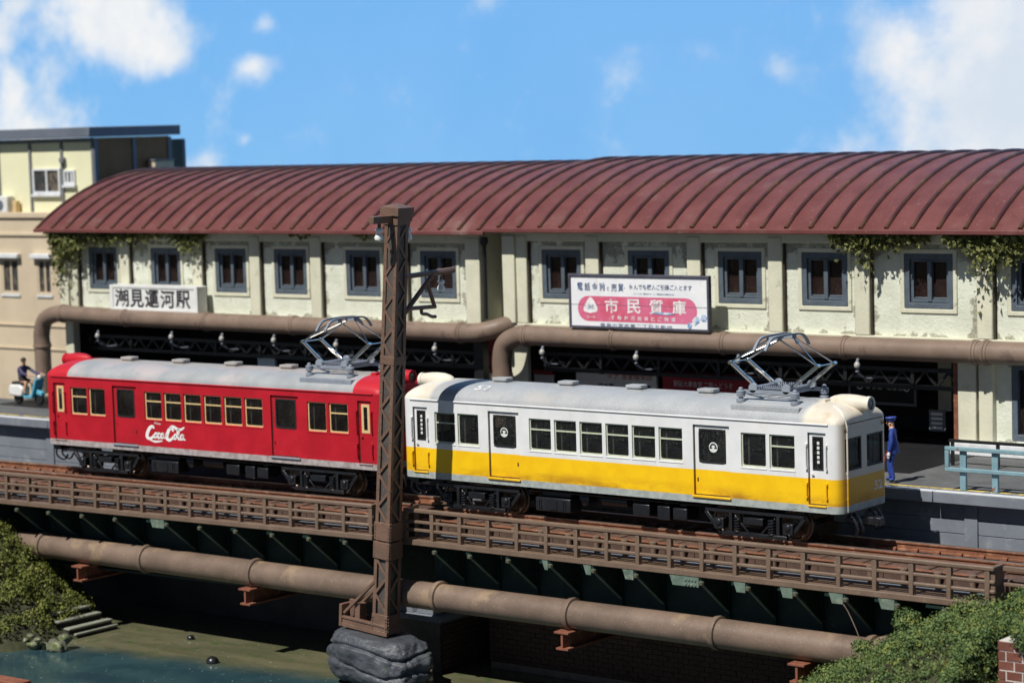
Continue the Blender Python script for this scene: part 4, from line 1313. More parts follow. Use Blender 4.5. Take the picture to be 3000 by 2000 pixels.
def bogie(car, cx):
    B = M['blackplastic']
    root = MB()
    y = -1.04
    for s in (-1, 1):
        yy = s*1.04
        y0, y1 = yy-.06, yy+.06
        root.box(cx-1.5, cx+1.5, y0, y1, .68, .78)
        root.box(cx-1.0, cx+1.0, y0-.02, y1+.02, .1, .2)
        for q in (-1, 1):
            root.bar((cx+q*1.5, yy, .68), (cx+q*1.05, yy, .14), .1, .1)
            root.box(cx+q*.72-.05, cx+q*.72+.05, y0, y1, .15, .7)
        root.box(cx-.3, cx+.3, y0-.05, y1+.05, .42, .6)
        root.bar((cx-.62, yy, .62), (cx-.2, yy, .2), .05, .05); root.bar((cx+.62, yy, .62), (cx+.2, yy, .2), .05, .05)
    root.box(cx-.25, cx+.25, -1.0, 1.0, .4, .62)
    root.v = [(x_, y_, z_+.05) for x_, y_, z_ in root.v]
    bg = root.build('bogie', B, car, bevel=.012)
    for q in (-1, 1):
        MB().cyl((cx+q*1.05, -.7, .43), (cx+q*1.05, .7, .43), .07, 10).build('axle', B, bg)
        for s in (-1, 1):
            wl_ = MB().lathe((cx+q*1.05, s*.62, .50), (0, s, 0), [(0, .47), (.04, .47), (.05, .43), (.14, .425), (.142, .36), (.11, .33), (.11, .14), (.15, .13), (.16, .05)], 28)
            wl_.build('wheel', M['wheel'], bg, smooth=35)
            MB().box(cx+q*1.05-.15, cx+q*1.05+.15, s*1.04-.12, s*1.04+.12, .3, .58).lathe((cx+q*1.05, s*1.13, .48), (0, s, 0), [(0, .1), (.06, .09), (.08, .04)], 10).build('axle_box', B, bg, bevel=.015)
            P = []
            for k in range(49):
                a = k*2*PI/8
                P.append((cx+q*.52+.085*math.cos(a), s*1.06+.085*math.sin(a), .2+.44*k/48))
            MB().tube(P, .026, 5).build('coil_spring', B, bg)


def gear(car):
    B = M['blackplastic']
    q = [(-2.55, -1.35, .3, .68, 'equipment_box'), (.75, 1.3, .42, .74, 'equipment_box'), (1.55, 1.95, .36, .74, 'equipment_box'), (2.05, 2.5, .4, .72, 'equipment_box')]
    for a, b, z0, z1, n in q:
        o = MB().box(a, b, -1.08, -.55, z0, z1).box(a+.1, b-.1, -.9, -.6, z1, .93).build(n, B, car, bevel=.03)
        if b-a > 1:
            for xx in (a+.17, b-.2): MB().ring(rect(xx-.05, xx+.05, z0+.08, z1-.06), rect(xx-.025, xx+.025, z0+.1, z1-.08), 'y', -1.1, -1.07).build('latch_plate', B, o)
            MB().box(a+.5, a+.75, -1.1, -1.07, z0+.06, z1-.08).build('hatch', B, o)
    MB().lathe((-1.0, -.95, .68), (0, 1, 0), [(0, .05), (.06, .17), (.7, .17), (.76, .05)], 14).build('air_tank', B, car)
    MB().lathe((-.5, -.7, .7), (1, 0, 0), [(0, .05), (.05, .16), (.9, .16), (.95, .05)], 14).build('air_tank', B, car)
    MB().box(-2.9, 2.9, -.5, .5, .45, .9).build('underframe', M['dark'], car)
    MB().tube([(-2.8, -1.0, .84), (2.9, -1.0, .84)], .025, 6).build('air_line', B, car)


def script_logo(car):
    """white script lettering: pen strokes"""
    mb = MB()

    def stroke(pts, w0, w1=None, n=6):
        pts = catmull([(*p, 0) for p in pts], n)
        w0 *= 1.35; w1 = w0 if w1 is None else w1*1.35
        N_ = len(pts)
        L_, R_ = [], []
        for i, p in enumerate(pts):
            d = (pts[min(i+1, N_-1)]-pts[max(i-1, 0)]).normalized()
            t = i/(N_-1)
            w = w0+(w1-w0)*math.sin(PI*t)
            nrm = Vector((-d.y, d.x, 0))*w/2
            L_.append(p+nrm); R_.append(p-nrm)
        f = lambda q: (lx(4.66)+q.x*1.03, -HW-.006, 1.34+q.y*.80)
        mb.add([f(q) for q in R_+L_], [(i, i+1, N_+i+1, N_+i) for i in range(N_-1)])

    def oval(cx, cy, rx, ry, w):
        P = [(cx+rx*math.cos(q*PI/6)+.25*ry*math.sin(q*PI/6), cy+ry*math.sin(q*PI/6)) for q in range(13)]
        stroke(P, w, w*1.3, 2)
    stroke([(.36, .46), (.31, .55), (.2, .5), (.08, .3), (.05, .13), (.14, .05), (.27, .1), (.36, .22)], .05, .1)
    oval(.43, .2, .055, .1, .04)
    stroke([(.63, .27), (.56, .29), (.51, .2), (.55, .1), (.64, .14)], .04, .07)
    oval(.71, .2, .055, .1, .04)
    stroke([(.77, .3), (.765, .15), (.83, .11)], .045)
    stroke([(.84, .22), (.92, .23)], .05)
    stroke([(1.19, .40), (1.15, .52), (1.03, .48), (.93, .28), (.91, .13), (.99, .05), (1.11, .1), (1.2, .22)], .05, .1)
    stroke([(1.0, .5), (1.17, .6), (1.38, .5), (1.52, .5), (1.68, .6)], .03, .09)
    oval(1.27, .2, .055, .1, .04)
    stroke([(1.38, .2), (1.44, .42), (1.40, .52), (1.37, .38), (1.40, .12), (1.46, .1)], .04, .055)
    oval(1.55, .2, .055, .1, .04)
    stroke([(1.62, .3), (1.61, .14), (1.7, .1)], .045)
    stroke([(.18, -.01), (.42, -.05), (.72, .0)], .02, .06)
    mb.build('script_lettering', M['white'], car, smooth=0)
    text_mb('Enjoy', .36, .11, lambda u, v: (lx(5.05)+u*.8+v*.2, -HW-.006, 1.845+v*.75-u*.05), .01).build('lettering', M['white'], car, smooth=0)


car_y = make_car('yellow', (HL, 1.2, 0), 0)
ra = R(1.3)
rx_, ry_ = -15.65, .1
car_r = make_car('red', (rx_+HL*math.cos(ra)-1.2*math.sin(ra), ry_+HL*math.sin(ra)+1.2*math.cos(ra), 0), ra)
# front number facing the viewer at the right end of the white and yellow car is part of its body
# ------------------------------------------------------------------ the plate girder bridge: two spans
RB = M['railbrown']
RY = -1.25
ZT, ZM1, ZM2, ZF = .24, -.08, -.31, -.58   # rail centres and walkway top


def span(label, L, root_loc, rotz, npost, rev, brk, patches, n_sl):
    """local x from 0 to L along the track"""
    o = thing('girder_bridge', label, 'bridge', root_loc, 'spans of the plate girder rail bridge', world=False, rot=(0, 0, rotz))
    # walkway and railing
    MB().box(0, L, RY-.1, -.45, ZF-.15, ZF).build('walkway', M['railbrown'], o, bevel=.015)
    MB().box(0, L, RY-.075, RY+.075, ZT-.06, ZT+.06).build('top_rail', RB, o, bevel=.03)
    MB().box(0, L, RY-.045, RY+.045, ZM1-.045, ZM1+.045).build('mid_rail', RB, o, bevel=.025)
    MB().box(0, L, RY-.045, RY+.045, ZM2-.045, ZM2+.045).build('mid_rail', RB, o, bevel=.025)
    pm = MB().box(-.065, .065, -.062, .085, ZF-.01, ZT-.055).mesh('post', RB)
    for k in range(npost):
        x = (L-.08-1.005*k) if rev else (.02+1.005*k)
        if 0 <= x <= L: add_bevel(place(pm, 'post', o, (x, RY, 0)), .015, 1)
    e = L-.06 if not rev else .06
    for x in ((.06, L-.065) if True else (e,)):
        MB().box(x-.06, x+.06, RY, RY+.5, ZF, ZT+.055).build('end_panel', RB, o, bevel=.02) if x > 1 else MB().box(x-.06, x+.06, RY+.05, RY+.5, ZT-.06, ZT+.05).box(x-.05, x+.05, RY+.4, RY+.5, ZF, ZT).build('end_panel', RB, o, bevel=.02)
    # deck: stringer board with bolt pegs in front, rusty strip, sleepers, rails
    bl = .93
    nb = int(L/bl)+1
    bm = MB().box(0, bl-.018, -.46, -.38, -.46, -.16).mesh('deck_board', M['deck'])
    peg = MB().lathe((0, 0, -.56), (0, 0, 1), [(0, .075), (.40, .075), (.40, .105), (.45, .105), (.46, .085)], 10).mesh('bolt', M['railbrown'])
    for k in range(nb):
        if (k+1)*bl <= L+.3:
            place(bm, 'deck_board', o, (k*bl, 0, rnd.uniform(-.008, .008)))
            place(peg, 'bolt', o, (k*bl+.62, -.56, rnd.uniform(-.02, .01)))
    MB().box(0, L, -.5, -.35, -.165, -.13).build('guard_strip', M['railside'], o, bevel=.01)
    MB().box(0, L, -.62, -.45, ZF-.1, ZF+.03).build('ballast_strip', M['concrete'], o)
    sm = MB().box(-.13, .13, -.36, 2.75, -.34, -.165).mesh('sleeper', M['deck'])
    for k in range(int(L/.62)):
        add_bevel(place(sm, 'sleeper', o, (.3+.62*k, 0, rnd.uniform(-.012, .012)), (0, 0, rnd.uniform(-.012, .012))), .02, 1)
    MB().box(0, L, -.36, 2.6, -.52, -.2).build('deck_plate', M['deck'], o)
    for y in (.525, 1.875):
        r = MB().box(0, L, y-.15, y+.15, -.16, -.10).box(0, L, y-.035, y+.035, -.10, .02)
        r.box(0, L, y-.07, y+.07, .01, .056)
        ro = r.build('rail', M['railside'], o, bevel=.008)
        MB().box(0, L, y-.06, y+.06, .056, .064).build('rail_head', M['railtop'], ro)
        cm = MB().box(-.1, .1, -.24, -.12, -.165, -.07).mesh('rail_clip', M['railside'])
        for k in range(int(L/.62)): add_bevel(place(cm, 'rail_clip', ro, (.3+.62*k, y, 0)), .015, 1)
    # plate girder, stiffeners, brackets
    G = M['green']
    g = MB().box(0, L, .0, .03, -2.75, -.74).box(0, L, -.16, .2, -.8, -.74).box(0, L, -.16, .2, -2.8, -2.74)
    g.box(0, L, 2.4, 2.43, -2.75, -.74)
    go = g.build('girder', G, o)
    tz, rz = -.86, -1.85
    gus = MB().prism([(-1.27, tz+.1), (-1.27, tz-.02), (-.02, rz), (-.02, tz+.1)], 'x', -.02, .02).mesh('bracket', G)
    fl = MB().bar((0, -1.29, tz-.03), (0, -.02, rz-.03), .09, .035).mesh('bracket_flange', M['green2'])
    tip = MB().lathe((0, -1.28, tz-.09), (0, 0, 1), [(0, .03), (.02, .075), (.09, .08), (.12, .05)], 8).mesh('bracket_tip', M['tip'])
    stf = MB().box(-.06, .06, -.09, -.001, -2.74, -.8).mesh('stiffener', G)
    for x in brk:
        b = place(gus, 'bracket', o, (x, 0, 0)); place(fl, 'bracket_flange', b); place(tip, 'bracket_tip', b)
        place(stf, 'stiffener', go, (x, 0, 0))
        for k in range(0): pass
    for (a, b, riv) in patches:
        p = MB().prism([(a+.09, -1.0), (b, -1.0), (b, -.74), (a, -.74)], 'y', -1.335, -1.30).build('sunlit_fascia_plate', M['teal'], o, bevel=.006)  # sunlit fascia painted as paler slanted plates; riveted one is a splice plate
        if riv:
            rv = MB()
            for i in range(4):
                for j in range(2): rv.lathe((b-.4+.1*i, -1.335, -.95+.12*j), (0, -1, 0), [(0, .035), (.02, .028), (.03, .01)], 8)
            tag(rv.build('rivets', M['teal'], p), kind='stuff')
    return o


span('right span of the rail bridge under the white and yellow car', 18.3, (1.08, 0, 0), 0, 19, False,
     [q-1.08 for q in (2.18, 3.45, 4.81, 6.25, 7.69, 9.07, 11.12, 12.53, 13.92, 15.36, 16.79, 18.06)],
     [(q-1.08-a, q-1.08-.05, c) for q, a, c in ((6.25, .25, 0), (7.69, .3, 0), (9.07, .4, 0), (11.12, .95, 1), (12.53, .4, 0), (13.92, .42, 0), (15.36, .45, 0), (16.79, .5, 0))], 0)
lr = R(2.8)
LL = 19.0
span('left span of the rail bridge under the red car', LL, (-.16-LL*math.cos(lr), -LL*math.sin(lr), 0), lr, 19, True,
     [LL-.16-q for q in (.9, 2.27, 3.69, 5.13, 6.58, 7.96, 10.15, 11.6, 13.1, 14.55, 16.0, 17.5)], [(LL-.16-8.6, LL-.16-8.02, 0)], 0)
# track beyond the right abutment
tk = thing('track', 'rusty rails running on past the right end of the bridge', 'track', (25, 1.2, 0))
for y in (.525, 1.875):
    r = MB().box(19.42, 40, y-.15, y+.15, -.16, -.10).box(19.42, 40, y-.035, y+.035, -.10, .02).box(19.42, 40, y-.07, y+.07, .01, .056)
    ro = r.build('rail', M['railside'], tk, bevel=.008)
    MB().box(19.42, 40, y-.06, y+.06, .056, .064).build('rail_head', M['railtop'], ro)
MB().box(19.42, 40, -.5, 2.75, -1.0, -.16).build('bed_slab', M['deck'], tk)
stub = thing('handrail_stub', 'short brown handrail past the right end of the bridge railing', 'handrail', (19.9, -.85, -.6))
MB().box(19.42, 20.1, -.95, -.82, .14, .27).box(19.42, 20.05, -.92, -.84, -.22, -.13).build('handrail', RB, stub, bevel=.02)
MB().box(20.0, 20.13, -.96, -.82, -.9, .28).build('post', RB, stub, bevel=.02)
MB().box(17.5, 40, .0, 2.7, -5.2, -1.0).build('abutment_fill', M['soil'], tk, smooth=0)

# ------------------------------------------------------------------ pier and brick walls under the bridge


def brick_wall(root, x0, x1, z0, z1, y, bw, bh, m, mm, limit, gap=.018, axis='y', depth=.1, seed=3):
    """running bond of single bricks in front of a mortar bed; past the limit the rest is one mesh"""
    rg = random.Random(seed)
    bm = MB().box(0, bw-gap, 0, depth, 0, bh-gap).mesh('brick', m)
    hm = MB().box(0, bw/2-gap, 0, depth, 0, bh-gap).mesh('brick', m)
    rest = MB(); n = 0
    rows = int((z1-z0)/bh)
    for j in reversed(range(rows)):
        x = x0
        half = j % 2 == 1
        while x < x1-.02:
            w_ = bw/2 if (half and x == x0) or x+bw > x1+.01 else bw
            dy = rg.uniform(-.012, .008)
            if axis == 'y': loc = (x, y+dy, z0+j*bh); rot = None
            else: loc = (y-dy, x, z0+j*bh); rot = (0, 0, PI/2)
            if n < limit: put(bm if w_ == bw else hm, 'brick', root, loc, rot)
            else:
                if axis == 'y': rest.box(x, x+w_-gap, y+dy, y+dy+depth, z0+j*bh, z0+(j+1)*bh-gap)
                else: rest.box(y-dy-depth, y-dy, x, x+w_-gap, z0+j*bh, z0+(j+1)*bh-gap)
            n += 1
            x += w_
    if rest.v: tag(rest.build('brick_mass', m, root), kind='stuff')


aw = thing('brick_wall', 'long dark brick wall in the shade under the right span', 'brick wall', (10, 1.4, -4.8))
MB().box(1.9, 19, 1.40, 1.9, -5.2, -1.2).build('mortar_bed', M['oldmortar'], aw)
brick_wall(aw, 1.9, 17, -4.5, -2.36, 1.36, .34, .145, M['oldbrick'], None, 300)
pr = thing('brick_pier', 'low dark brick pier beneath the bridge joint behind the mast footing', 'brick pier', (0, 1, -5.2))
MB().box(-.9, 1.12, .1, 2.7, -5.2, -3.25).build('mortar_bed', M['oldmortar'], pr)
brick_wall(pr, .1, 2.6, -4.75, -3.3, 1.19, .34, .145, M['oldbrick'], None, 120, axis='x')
MB().box(-.95, 1.15, .05, 2.7, -3.25, -3.05).build('cap_stone', M['concrete'], pr, bevel=.03)
for x in (-.3, .6):
    MB().prism([(x-.4, -3.05), (x+.4, -3.05), (x+.28, -2.82), (x-.28, -2.82)], 'y', .1, .7).build('bearing_block', M['concrete'], pr, bevel=.02)
bp = thing('brick_pillar', 'red brown brick pillar with white joints at the right edge', 'brick pillar', (22, -3.6, -4.8))
MB().box(20.86, 24, -3.988, -3.3, -5.2, -.765).build('mortar_bed', M['mortar'], bp)
brick_wall(bp, 20.84, 23.7, -3.6, -.72, -4.0, .40, .219, M['brick'], None, 300, gap=.032, depth=.06)

# ------------------------------------------------------------------ the long pipe beside the bridge
lp = thing('long_pipe', 'long brown pipe running in front of the bridge girders', 'pipe', (0, -1.32, -2.5))
PYc, PZc = -1.1, -2.17
MB().tube([(-34, PYc, PZc-.02), (-14, PYc, PZc), (0, PYc, PZc-.02), (10, PYc, PZc), (16.7, PYc, PZc-.03)], .385, 28).build('pipe_run', M['lowpipe'], lp)
for x in (-19.3, -14.54, -9.74, -5.0, 2.18, 6.83, 11.5, 16.0, 16.28):
    MB().lathe((x-.11, PYc, PZc), (1, 0, 0), [(0, .37), (.0, .425), (.1, .45), (.17, .44), (.19, .385)], 28).build('joint_ring', M['lowpipe'], lp)
MB().box(11.9, 16.2, PYc-.40, PYc-.375, PZc-.16, PZc-.1).build('side_strip', M['dark'], lp) if False else None
for i, (x, lab) in enumerate(((-12.5, 'rust red I-beam under the pipe beside the left mossy bank'), (-5.05, 'rust red I-beam under the pipe left of the lattice mast'), (6.8, 'rust red I-beam under the pipe right of the lattice mast'), (14.1, 'rust red I-beam under the pipe beside the right mossy bank'))):
    b = thing('steel_beam', lab, 'beam', (x, -.5, -3.05), 'rust red beams carrying the long pipe')
    m_ = MB().box(x-.24, x+.24, -1.62, 1.4, -2.63, -2.57).box(x-.2, x+.2, -1.6, 1.4, -3.07, -3.01).box(x-.035, x+.035, -1.59, 1.4, -3.01, -2.63)
    m_.build('beam_profile', M['rusty'], b, bevel=.01)

# ------------------------------------------------------------------ lattice mast
PH = 11.82
mast = thing('lattice_mast', 'brown riveted lattice mast with insulators in front of both cars', 'mast', (.80, -1.9, -3.17), world=False, rot=(0, R(4.6), 0))
PB = M['polebrown']


def hw(z): return .275-.045*z/PH


for sx in (-1, 1):
    for sy in (-1, 1):
        m_ = MB()
        a0, a1 = hw(0), hw(PH)
        t = .035; w_ = .11
        for z0, z1 in ((0, PH),):
            # steel angle: two legs
            for (dx0, dx1, dy0, dy1) in ((0, w_, 0, t), (0, t, t, w_)):
                vs = []
                for z, a in ((z0, a0), (z1, a1)):
                    for (x, y) in ((dx0, dy0), (dx1, dy0), (dx1, dy1), (dx0, dy1)):
                        vs.append((sx*(a-x), sy*(a-y), z))
                f = [(0, 3, 2, 1), (4, 5, 6, 7), (0, 1, 5, 4), (1, 2, 6, 5), (2, 3, 7, 6), (3, 0, 4, 7)]
                if sx*sy < 0: f = [tuple(reversed(q)) for q in f]
                m_.add(vs, f)
        m_.build('corner_angle', PB, mast)
# zigzag lacing on each face, in one mesh per bar
seg = .46
zones = [(.62, 2.15), (3.15, PH-.35)]
for (za, zb_) in zones:
    n = int((zb_-za)/seg)
    d = (zb_-za)/n
    for k in range(n):
        z0, z1 = za+k*d, za+(k+1)*d
        s = 1 if k % 2 else -1
        for face in range(4):
            a0, a1 = hw(z0), hw(z1)
            p0, p1 = (-s*(a0-.06), -(a0-.012), z0), (s*(a1-.06), -(a1-.012), z1)
            for _ in range(face): p0, p1 = (-p0[1], p0[0], p0[2]), (-p1[1], p1[0], p1[2])
            nrm = [(0, -1, 0), (1, 0, 0), (0, 1, 0), (-1, 0, 0)][face]
            MB().bar(p0, p1, .075, .022, nrm).build('lacing_bar', PB, mast)
rv = MB()
for k in range(0, int((PH-3.4)/.46)):
    z = 3.15+.46*k
    a = hw(z)
    for s in (-1, 1):
        rv.lathe((s*(a-.05), -a, z+.02), (0, -1, 0), [(0, .022), (.014, .016), (.018, .004)], 6)
        rv.lathe((a, s*(a-.05), z+.02), (1, 0, 0), [(0, .022), (.014, .016), (.018, .004)], 6)
for z0 in (2.2, 2.7, .1):
    for i in range(5):
        for s in (-1, 1):
            z = z0+.09*i; a = hw(z)+.03
            rv.lathe((s*(a-.06), -a, z), (0, -1, 0), [(0, .02), (.014, .016), (.02, .004)], 6)
            rv.lathe((a, s*(a-.06), z), (1, 0, 0), [(0, .02), (.014, .016), (.02, .004)], 6)
tag(rv.build('rivets', PB, mast), kind='stuff')
for z0, z1, e in ((0, .55, .012), (2.14, 2.62, .03), (2.66, 3.17, .02), (7.62, 7.86, .01)):
    a = hw(z0)+e
    MB().box(-a, a, -a, a, z0, z1).build('splice_plate', PB, mast, bevel=.01)
cap = MB().box(-.33, .33, -.33, .33, PH-.06, PH+.16)
cap.add([(-.33, -.33, PH+.16), (.33, -.33, PH+.16), (.33, .33, PH+.16), (-.33, .33, PH+.16), (0, 0, PH+.27)], [(0, 1, 4), (1, 2, 4), (2, 3, 4), (3, 0, 4)])
cap.build('mast_cap', PB, mast, smooth=0)
MB().box(-.27, .27, -.27, .27, PH-.32, PH-.06).build('head_plate', PB, mast, bevel=.008)
MB().box(-.2, .2, -.2, .2, .3, PH-.1).build('mast_core', M['core'], mast, smooth=0)
# foot frame with braces
ft = MB().box(-1.45, .3, -.31, -.21, -.04, .08).box(-1.45, .3, -.28, -.22, .08, .22).box(-1.45, .3, -.31, -.19, .2, .27)
ft.box(-1.45, .3, .2, .3, -.04, .27).box(-1.5, -1.4, -.32, .3, -.04, .6)
ft.box(-1.4, -1.2, .0, .1, .2, .7)
ft.build('foot_frame', PB, mast, bevel=.01)
for y in (-.24, .2):
    MB().bar((-1.35, y, .36), (-.25, y, 1.45), .07, .1, (0, 1, 0)).build('foot_brace', PB, mast)
MB().box(-1.0, -.82, -.2, .1, .2, .68).build('foot_gusset', PB, mast)


def insulator(name_parent, p, s=1.0):
    p = Vector(p)
    MB().cyl(p+Vector((0, 0, .12*s)), p+Vector((0, 0, -.04*s)), .05*s, 8).build('insulator_pin', PB, name_parent)
    MB().lathe(p, (0, 0, -1), [(0, .03*s), (.02*s, .09*s), (.07*s, .115*s), (.12*s, .09*s), (.15*s, .055*s), (.19*s, .09*s), (.27*s, .125*s), (.33*s, .11*s), (.34*s, .05*s), (.38*s, .045*s)], 14).build('insulator', M['white'], name_parent)


ta = MB().box(-.09, .09, -1.06, -.2, PH-.26, PH-.06).build('top_arm', PB, mast, bevel=.01)
insulator(ta, (0, -.72, PH-.38))
tb_ = MB().box(-.09, .09, .2, .55, PH-.26, PH-.06).build('top_arm', PB, mast, bevel=.01)
insulator(tb_, (.05, .42, PH-.42))
# bracket arm over the track
az = 10.02
ar = MB().tube([(0, .2, az), (0, 2.45, az+.06)], .075, 8).tube([(0, 1.5, az+.03), (0, 2.5, az+.06)], .09, 8)
ar.tube([(0, .2, az-1.22), (0, 1.55, az-.05)], .07, 8)
ar.tube([(0, .58, az-.9), (0, 1.75, az-.93)], .06, 8).tube([(0, 1.35, az-.2), (0, 1.72, az-.93)], .06, 8)
ar.tube(catmull([(0, 1.15, az-.93), (0, 1.18, az-1.08), (0, 1.4, az-1.12), (0, 1.6, az-1.2), (0, 1.78, az-1.22)], 4), .05, 8)
aro = ar.build('bracket_arm', PB, mast)
insulator(aro, (0, 1.98, az-.18), .9)


# ------------------------------------------------------------------ lumpy rock under the mast
def lumpy(name, parent, c, rad, m, amp=.12, fs=1.6, sub=5, flat_top=None, seed=0, tilt=0.0, boxy=1.0, crease=None):
    import bmesh
    bm = bmesh.new()
    bmesh.ops.create_icosphere(bm, subdivisions=sub, radius=1.0)
    for v in bm.verts:
        p = v.co.normalized()
        bx = Vector([math.copysign(abs(k)**boxy, k) for k in p])
        q = Vector((bx.x*rad[0], bx.y*rad[1], bx.z*rad[2]))
        n_ = mnoise.fractal(q*fs+Vector((seed, seed*2.3, 0)), 0.9, 2.1, 5)
        q *= 1+amp*n_
        if crease:
            for (nz, ph, dep) in crease:
                dd = p.z-nz-.10*math.sin(3*math.atan2(p.y, p.x)+ph)
                q *= 1-dep*math.exp(-(dd/.045)**2)
        if flat_top is not None and q.z > flat_top: q.z = flat_top+(q.z-flat_top)*.12
        q.z -= tilt*q.x
        v.co = q+Vector(c)
    me = bpy.data.meshes.new(name); bm.to_mesh(me); bm.free()
    me.materials.append(m); me.shade_smooth()
    off = OFF.get(parent)
    if off is not None:
        for v in me.vertices: v.co -= off
    o = place(me, name, parent)
    if off is not None: OFF[o] = off
    return o


rk = thing('mast_footing', 'rounded grey rocky footing carrying the lattice mast in the water', 'footing', (.35, -2.0, -4.35))
lumpy('rock_body', rk, (.5, -1.82, -3.95), (1.62, .95, .86), M['rock'], .10, 1.5, 6, .70, 2, .08, .72, crease=[(.28, .6, .09), (-.12, 2.0, .07)])
# ------------------------------------------------------------------ banks, moss, ivy
def height_sheet(name, x0, x1, y0, y1, n, m, fn, m_):
    V = []; F = []
    for j in range(m+1):
        for i in range(n+1):
            x = x0+(x1-x0)*i/n; y = y0+(y1-y0)*j/m
            V.append((x, y, fn(x, y)))
    for j in range(m):
        for i in range(n):
            a = j*(n+1)+i
            F.append((a, a+1, a+n+2, a+n+1))
    me = np_mesh(name, np.array(V), np.array(F), m_, True)
    o = place(me, name)
    return tag(o, kind='structure')


def lump(x, y, s=1.0):
    return mnoise.fractal(Vector((x*s, y*s, 1.7)), 1.0, 2.0, 5)


def zr_(x, y):
    base = -2.2+.56*(x-16.6)
    base = min(base, -.86+.10*(x-19.5))
    base += .08*(y+2)*(1 if y > -2 else .4)
    if y > -.9: base -= 1.0*(y+.9)
    if y < -4.3: base -= .5*(-4.3-y)
    if x > 20.45 and y < -3.25: base -= min((x-20.45)*6, 2.6)
    return max(base+.22*lump(x, y, 1.1)+.10*lump(x, y, 3.1), -5.1)


def zl_(x, y):
    base = -4.78+.72*(-11.6-x)-.10*abs(y+3.0)
    base = min(base, -1.55-.03*(x+16))
    if y < -4.4: base -= .55*(-4.4-y)
    if y > -1.6: base -= .7*(y+1.6)
    return max(base+.25*lump(x+31, y, 1.0)+.1*lump(x, y, 3.0), -5.1)


height_sheet('right_bank', 12.0, 30, -9, 1.3, 110, 70, zr_, M['soil'])
height_sheet('left_bank', -32, -9.6, -7.2, 1.6, 110, 60, zl_, M['soil'])


def fuzz(name, fn, x0, x1, y0, y1, nclump, per, size, m, keep, rad=(.10, .24)):
    """moss: many small cauliflower clumps of flakes over the ground"""
    P, Nn = [], []
    k = 0
    while k < nclump:
        x, y = rnd.uniform(x0, x1), rnd.uniform(y0, y1)
        z = fn(x, y)
        k += 1
        if not keep(x, y, z): continue
        r = rnd.uniform(*rad)*(1.0+.5*lump(x*1.5, y*1.5, 1))
        r = max(r, .06)
        d = nrg.normal(size=(per, 3)); d /= np.linalg.norm(d, axis=1)[:, None]
        d[:, 2] = np.abs(d[:, 2])*1.0-.15
        q = d*(r*nrg.uniform(.6, 1.12, per))[:, None]
        q[:, 2] += r*.2+rnd.uniform(-.05, .17)
        P.append(q+np.array([x, y, z])); Nn.append(d)
    V, F = flakes(np.concatenate(P), np.concatenate(Nn), size, .42, .015)
    return tag(place(np_mesh(name, V, F, m), name), kind='stuff')


fuzz('bank_undergrowth', zr_, 12.8, 24.5, -8.5, .9, 2300, 95, .058, M['moss'], lambda x, y, z: z > -4.4 and not (x > 20.72 and y < -3.25), (.11, .33))
fuzz('bank_edge_undergrowth', zr_, 20.3, 20.84, -6.2, -3.3, 420, 60, .056, M['moss'], lambda x, y, z: z > -3.6 and not (x > 20.72 and y > -3.95), (.10, .2))
fuzz('bank_edge_undergrowth', zr_, 20.5, 24.5, -3.3, -2.9, 420, 60, .056, M['moss'], lambda x, y, z: z > -2, (.12, .25))
fuzz('left_bank_undergrowth', zl_, -22, -10.6, -5.6, .6, 1000, 90, .085, M['mossl'], lambda x, y, z: z > -4.5+.25*lump(x, y, 2) and not (x > -12.6 and y > -2.9), (.16, .46))
# tufts of moss creeping over the top of the brick pillar and against the girder
def tuft(name, c, rad, n, size, m, label, cat, group=None):
    d = nrg.normal(size=(n, 3)); d /= np.linalg.norm(d, axis=1)[:, None]
    rr = nrg.uniform(.35, 1, n)**.5
    lm = np.array([1+.35*mnoise.noise(Vector(tuple(q*2.2))+Vector(c)) for q in d])
    P = d*(rr*lm)[:, None]*np.array(rad)
    V, F = flakes(P, d, size, .45, .03)
    o = place(np_mesh(name, V, F, m), name, None, c)
    tag(o, label, cat, group)
    return o


tuft('moss_clump', (21.62, -4.0, -.62), (.42, .34, .36), 3600, .06, M['moss'], 'green moss clump spilling over the top of the brick pillar', 'moss', 'moss clumps at the right')
tuft('moss_clump', (20.2, -1.5, -.45), (.42, .36, .36), 2400, .06, M['moss'], 'green moss clump against the short handrail stub', 'moss', 'moss clumps at the right')
tuft('moss_clump', (17.55, -2.2, -1.02), (.34, .3, .3), 1800, .058, M['moss'], 'small green moss clump standing up under the railing, left of the others', 'moss', 'moss clumps at the right')
tuft('moss_clump', (16.2, -2.0, -1.82), (.24, .2, .16), 900, .055, M['moss'], 'small green sprig on top of the end of the long pipe', 'moss', 'moss clumps at the right')
for i, (c, d, l) in enumerate((((17.1, -3.2, -1.75), (.5, .0, .55), 'brown twig stump standing out of the right mossy bank'), ((18.3, -3.4, -1.25), (.6, -.2, -.1), 'pale green twig lying in the right mossy bank'))):
    t = thing('twig', l, 'twig', c, world=False)
    MB().tube(catmull([(0, 0, 0), (d[0]*.5, d[1]*.5, d[2]*.55), d], 4), [.09]*4+[.07]*4+[.05], 8).build('stick', M['lowpipe' if i == 0 else 'step'], t)
st = thing('grass_stalk', 'thin brown stalk rising from the end of the long pipe', 'stalk', (16.2, -2.0, -1.8), world=False)
MB().tube(catmull([(0, 0, 0), (-.1, 0, .3), (-.4, .1, .75), (-.55, .1, .95)], 4), .012, 4).build('stem', M['lowpipe'], st)


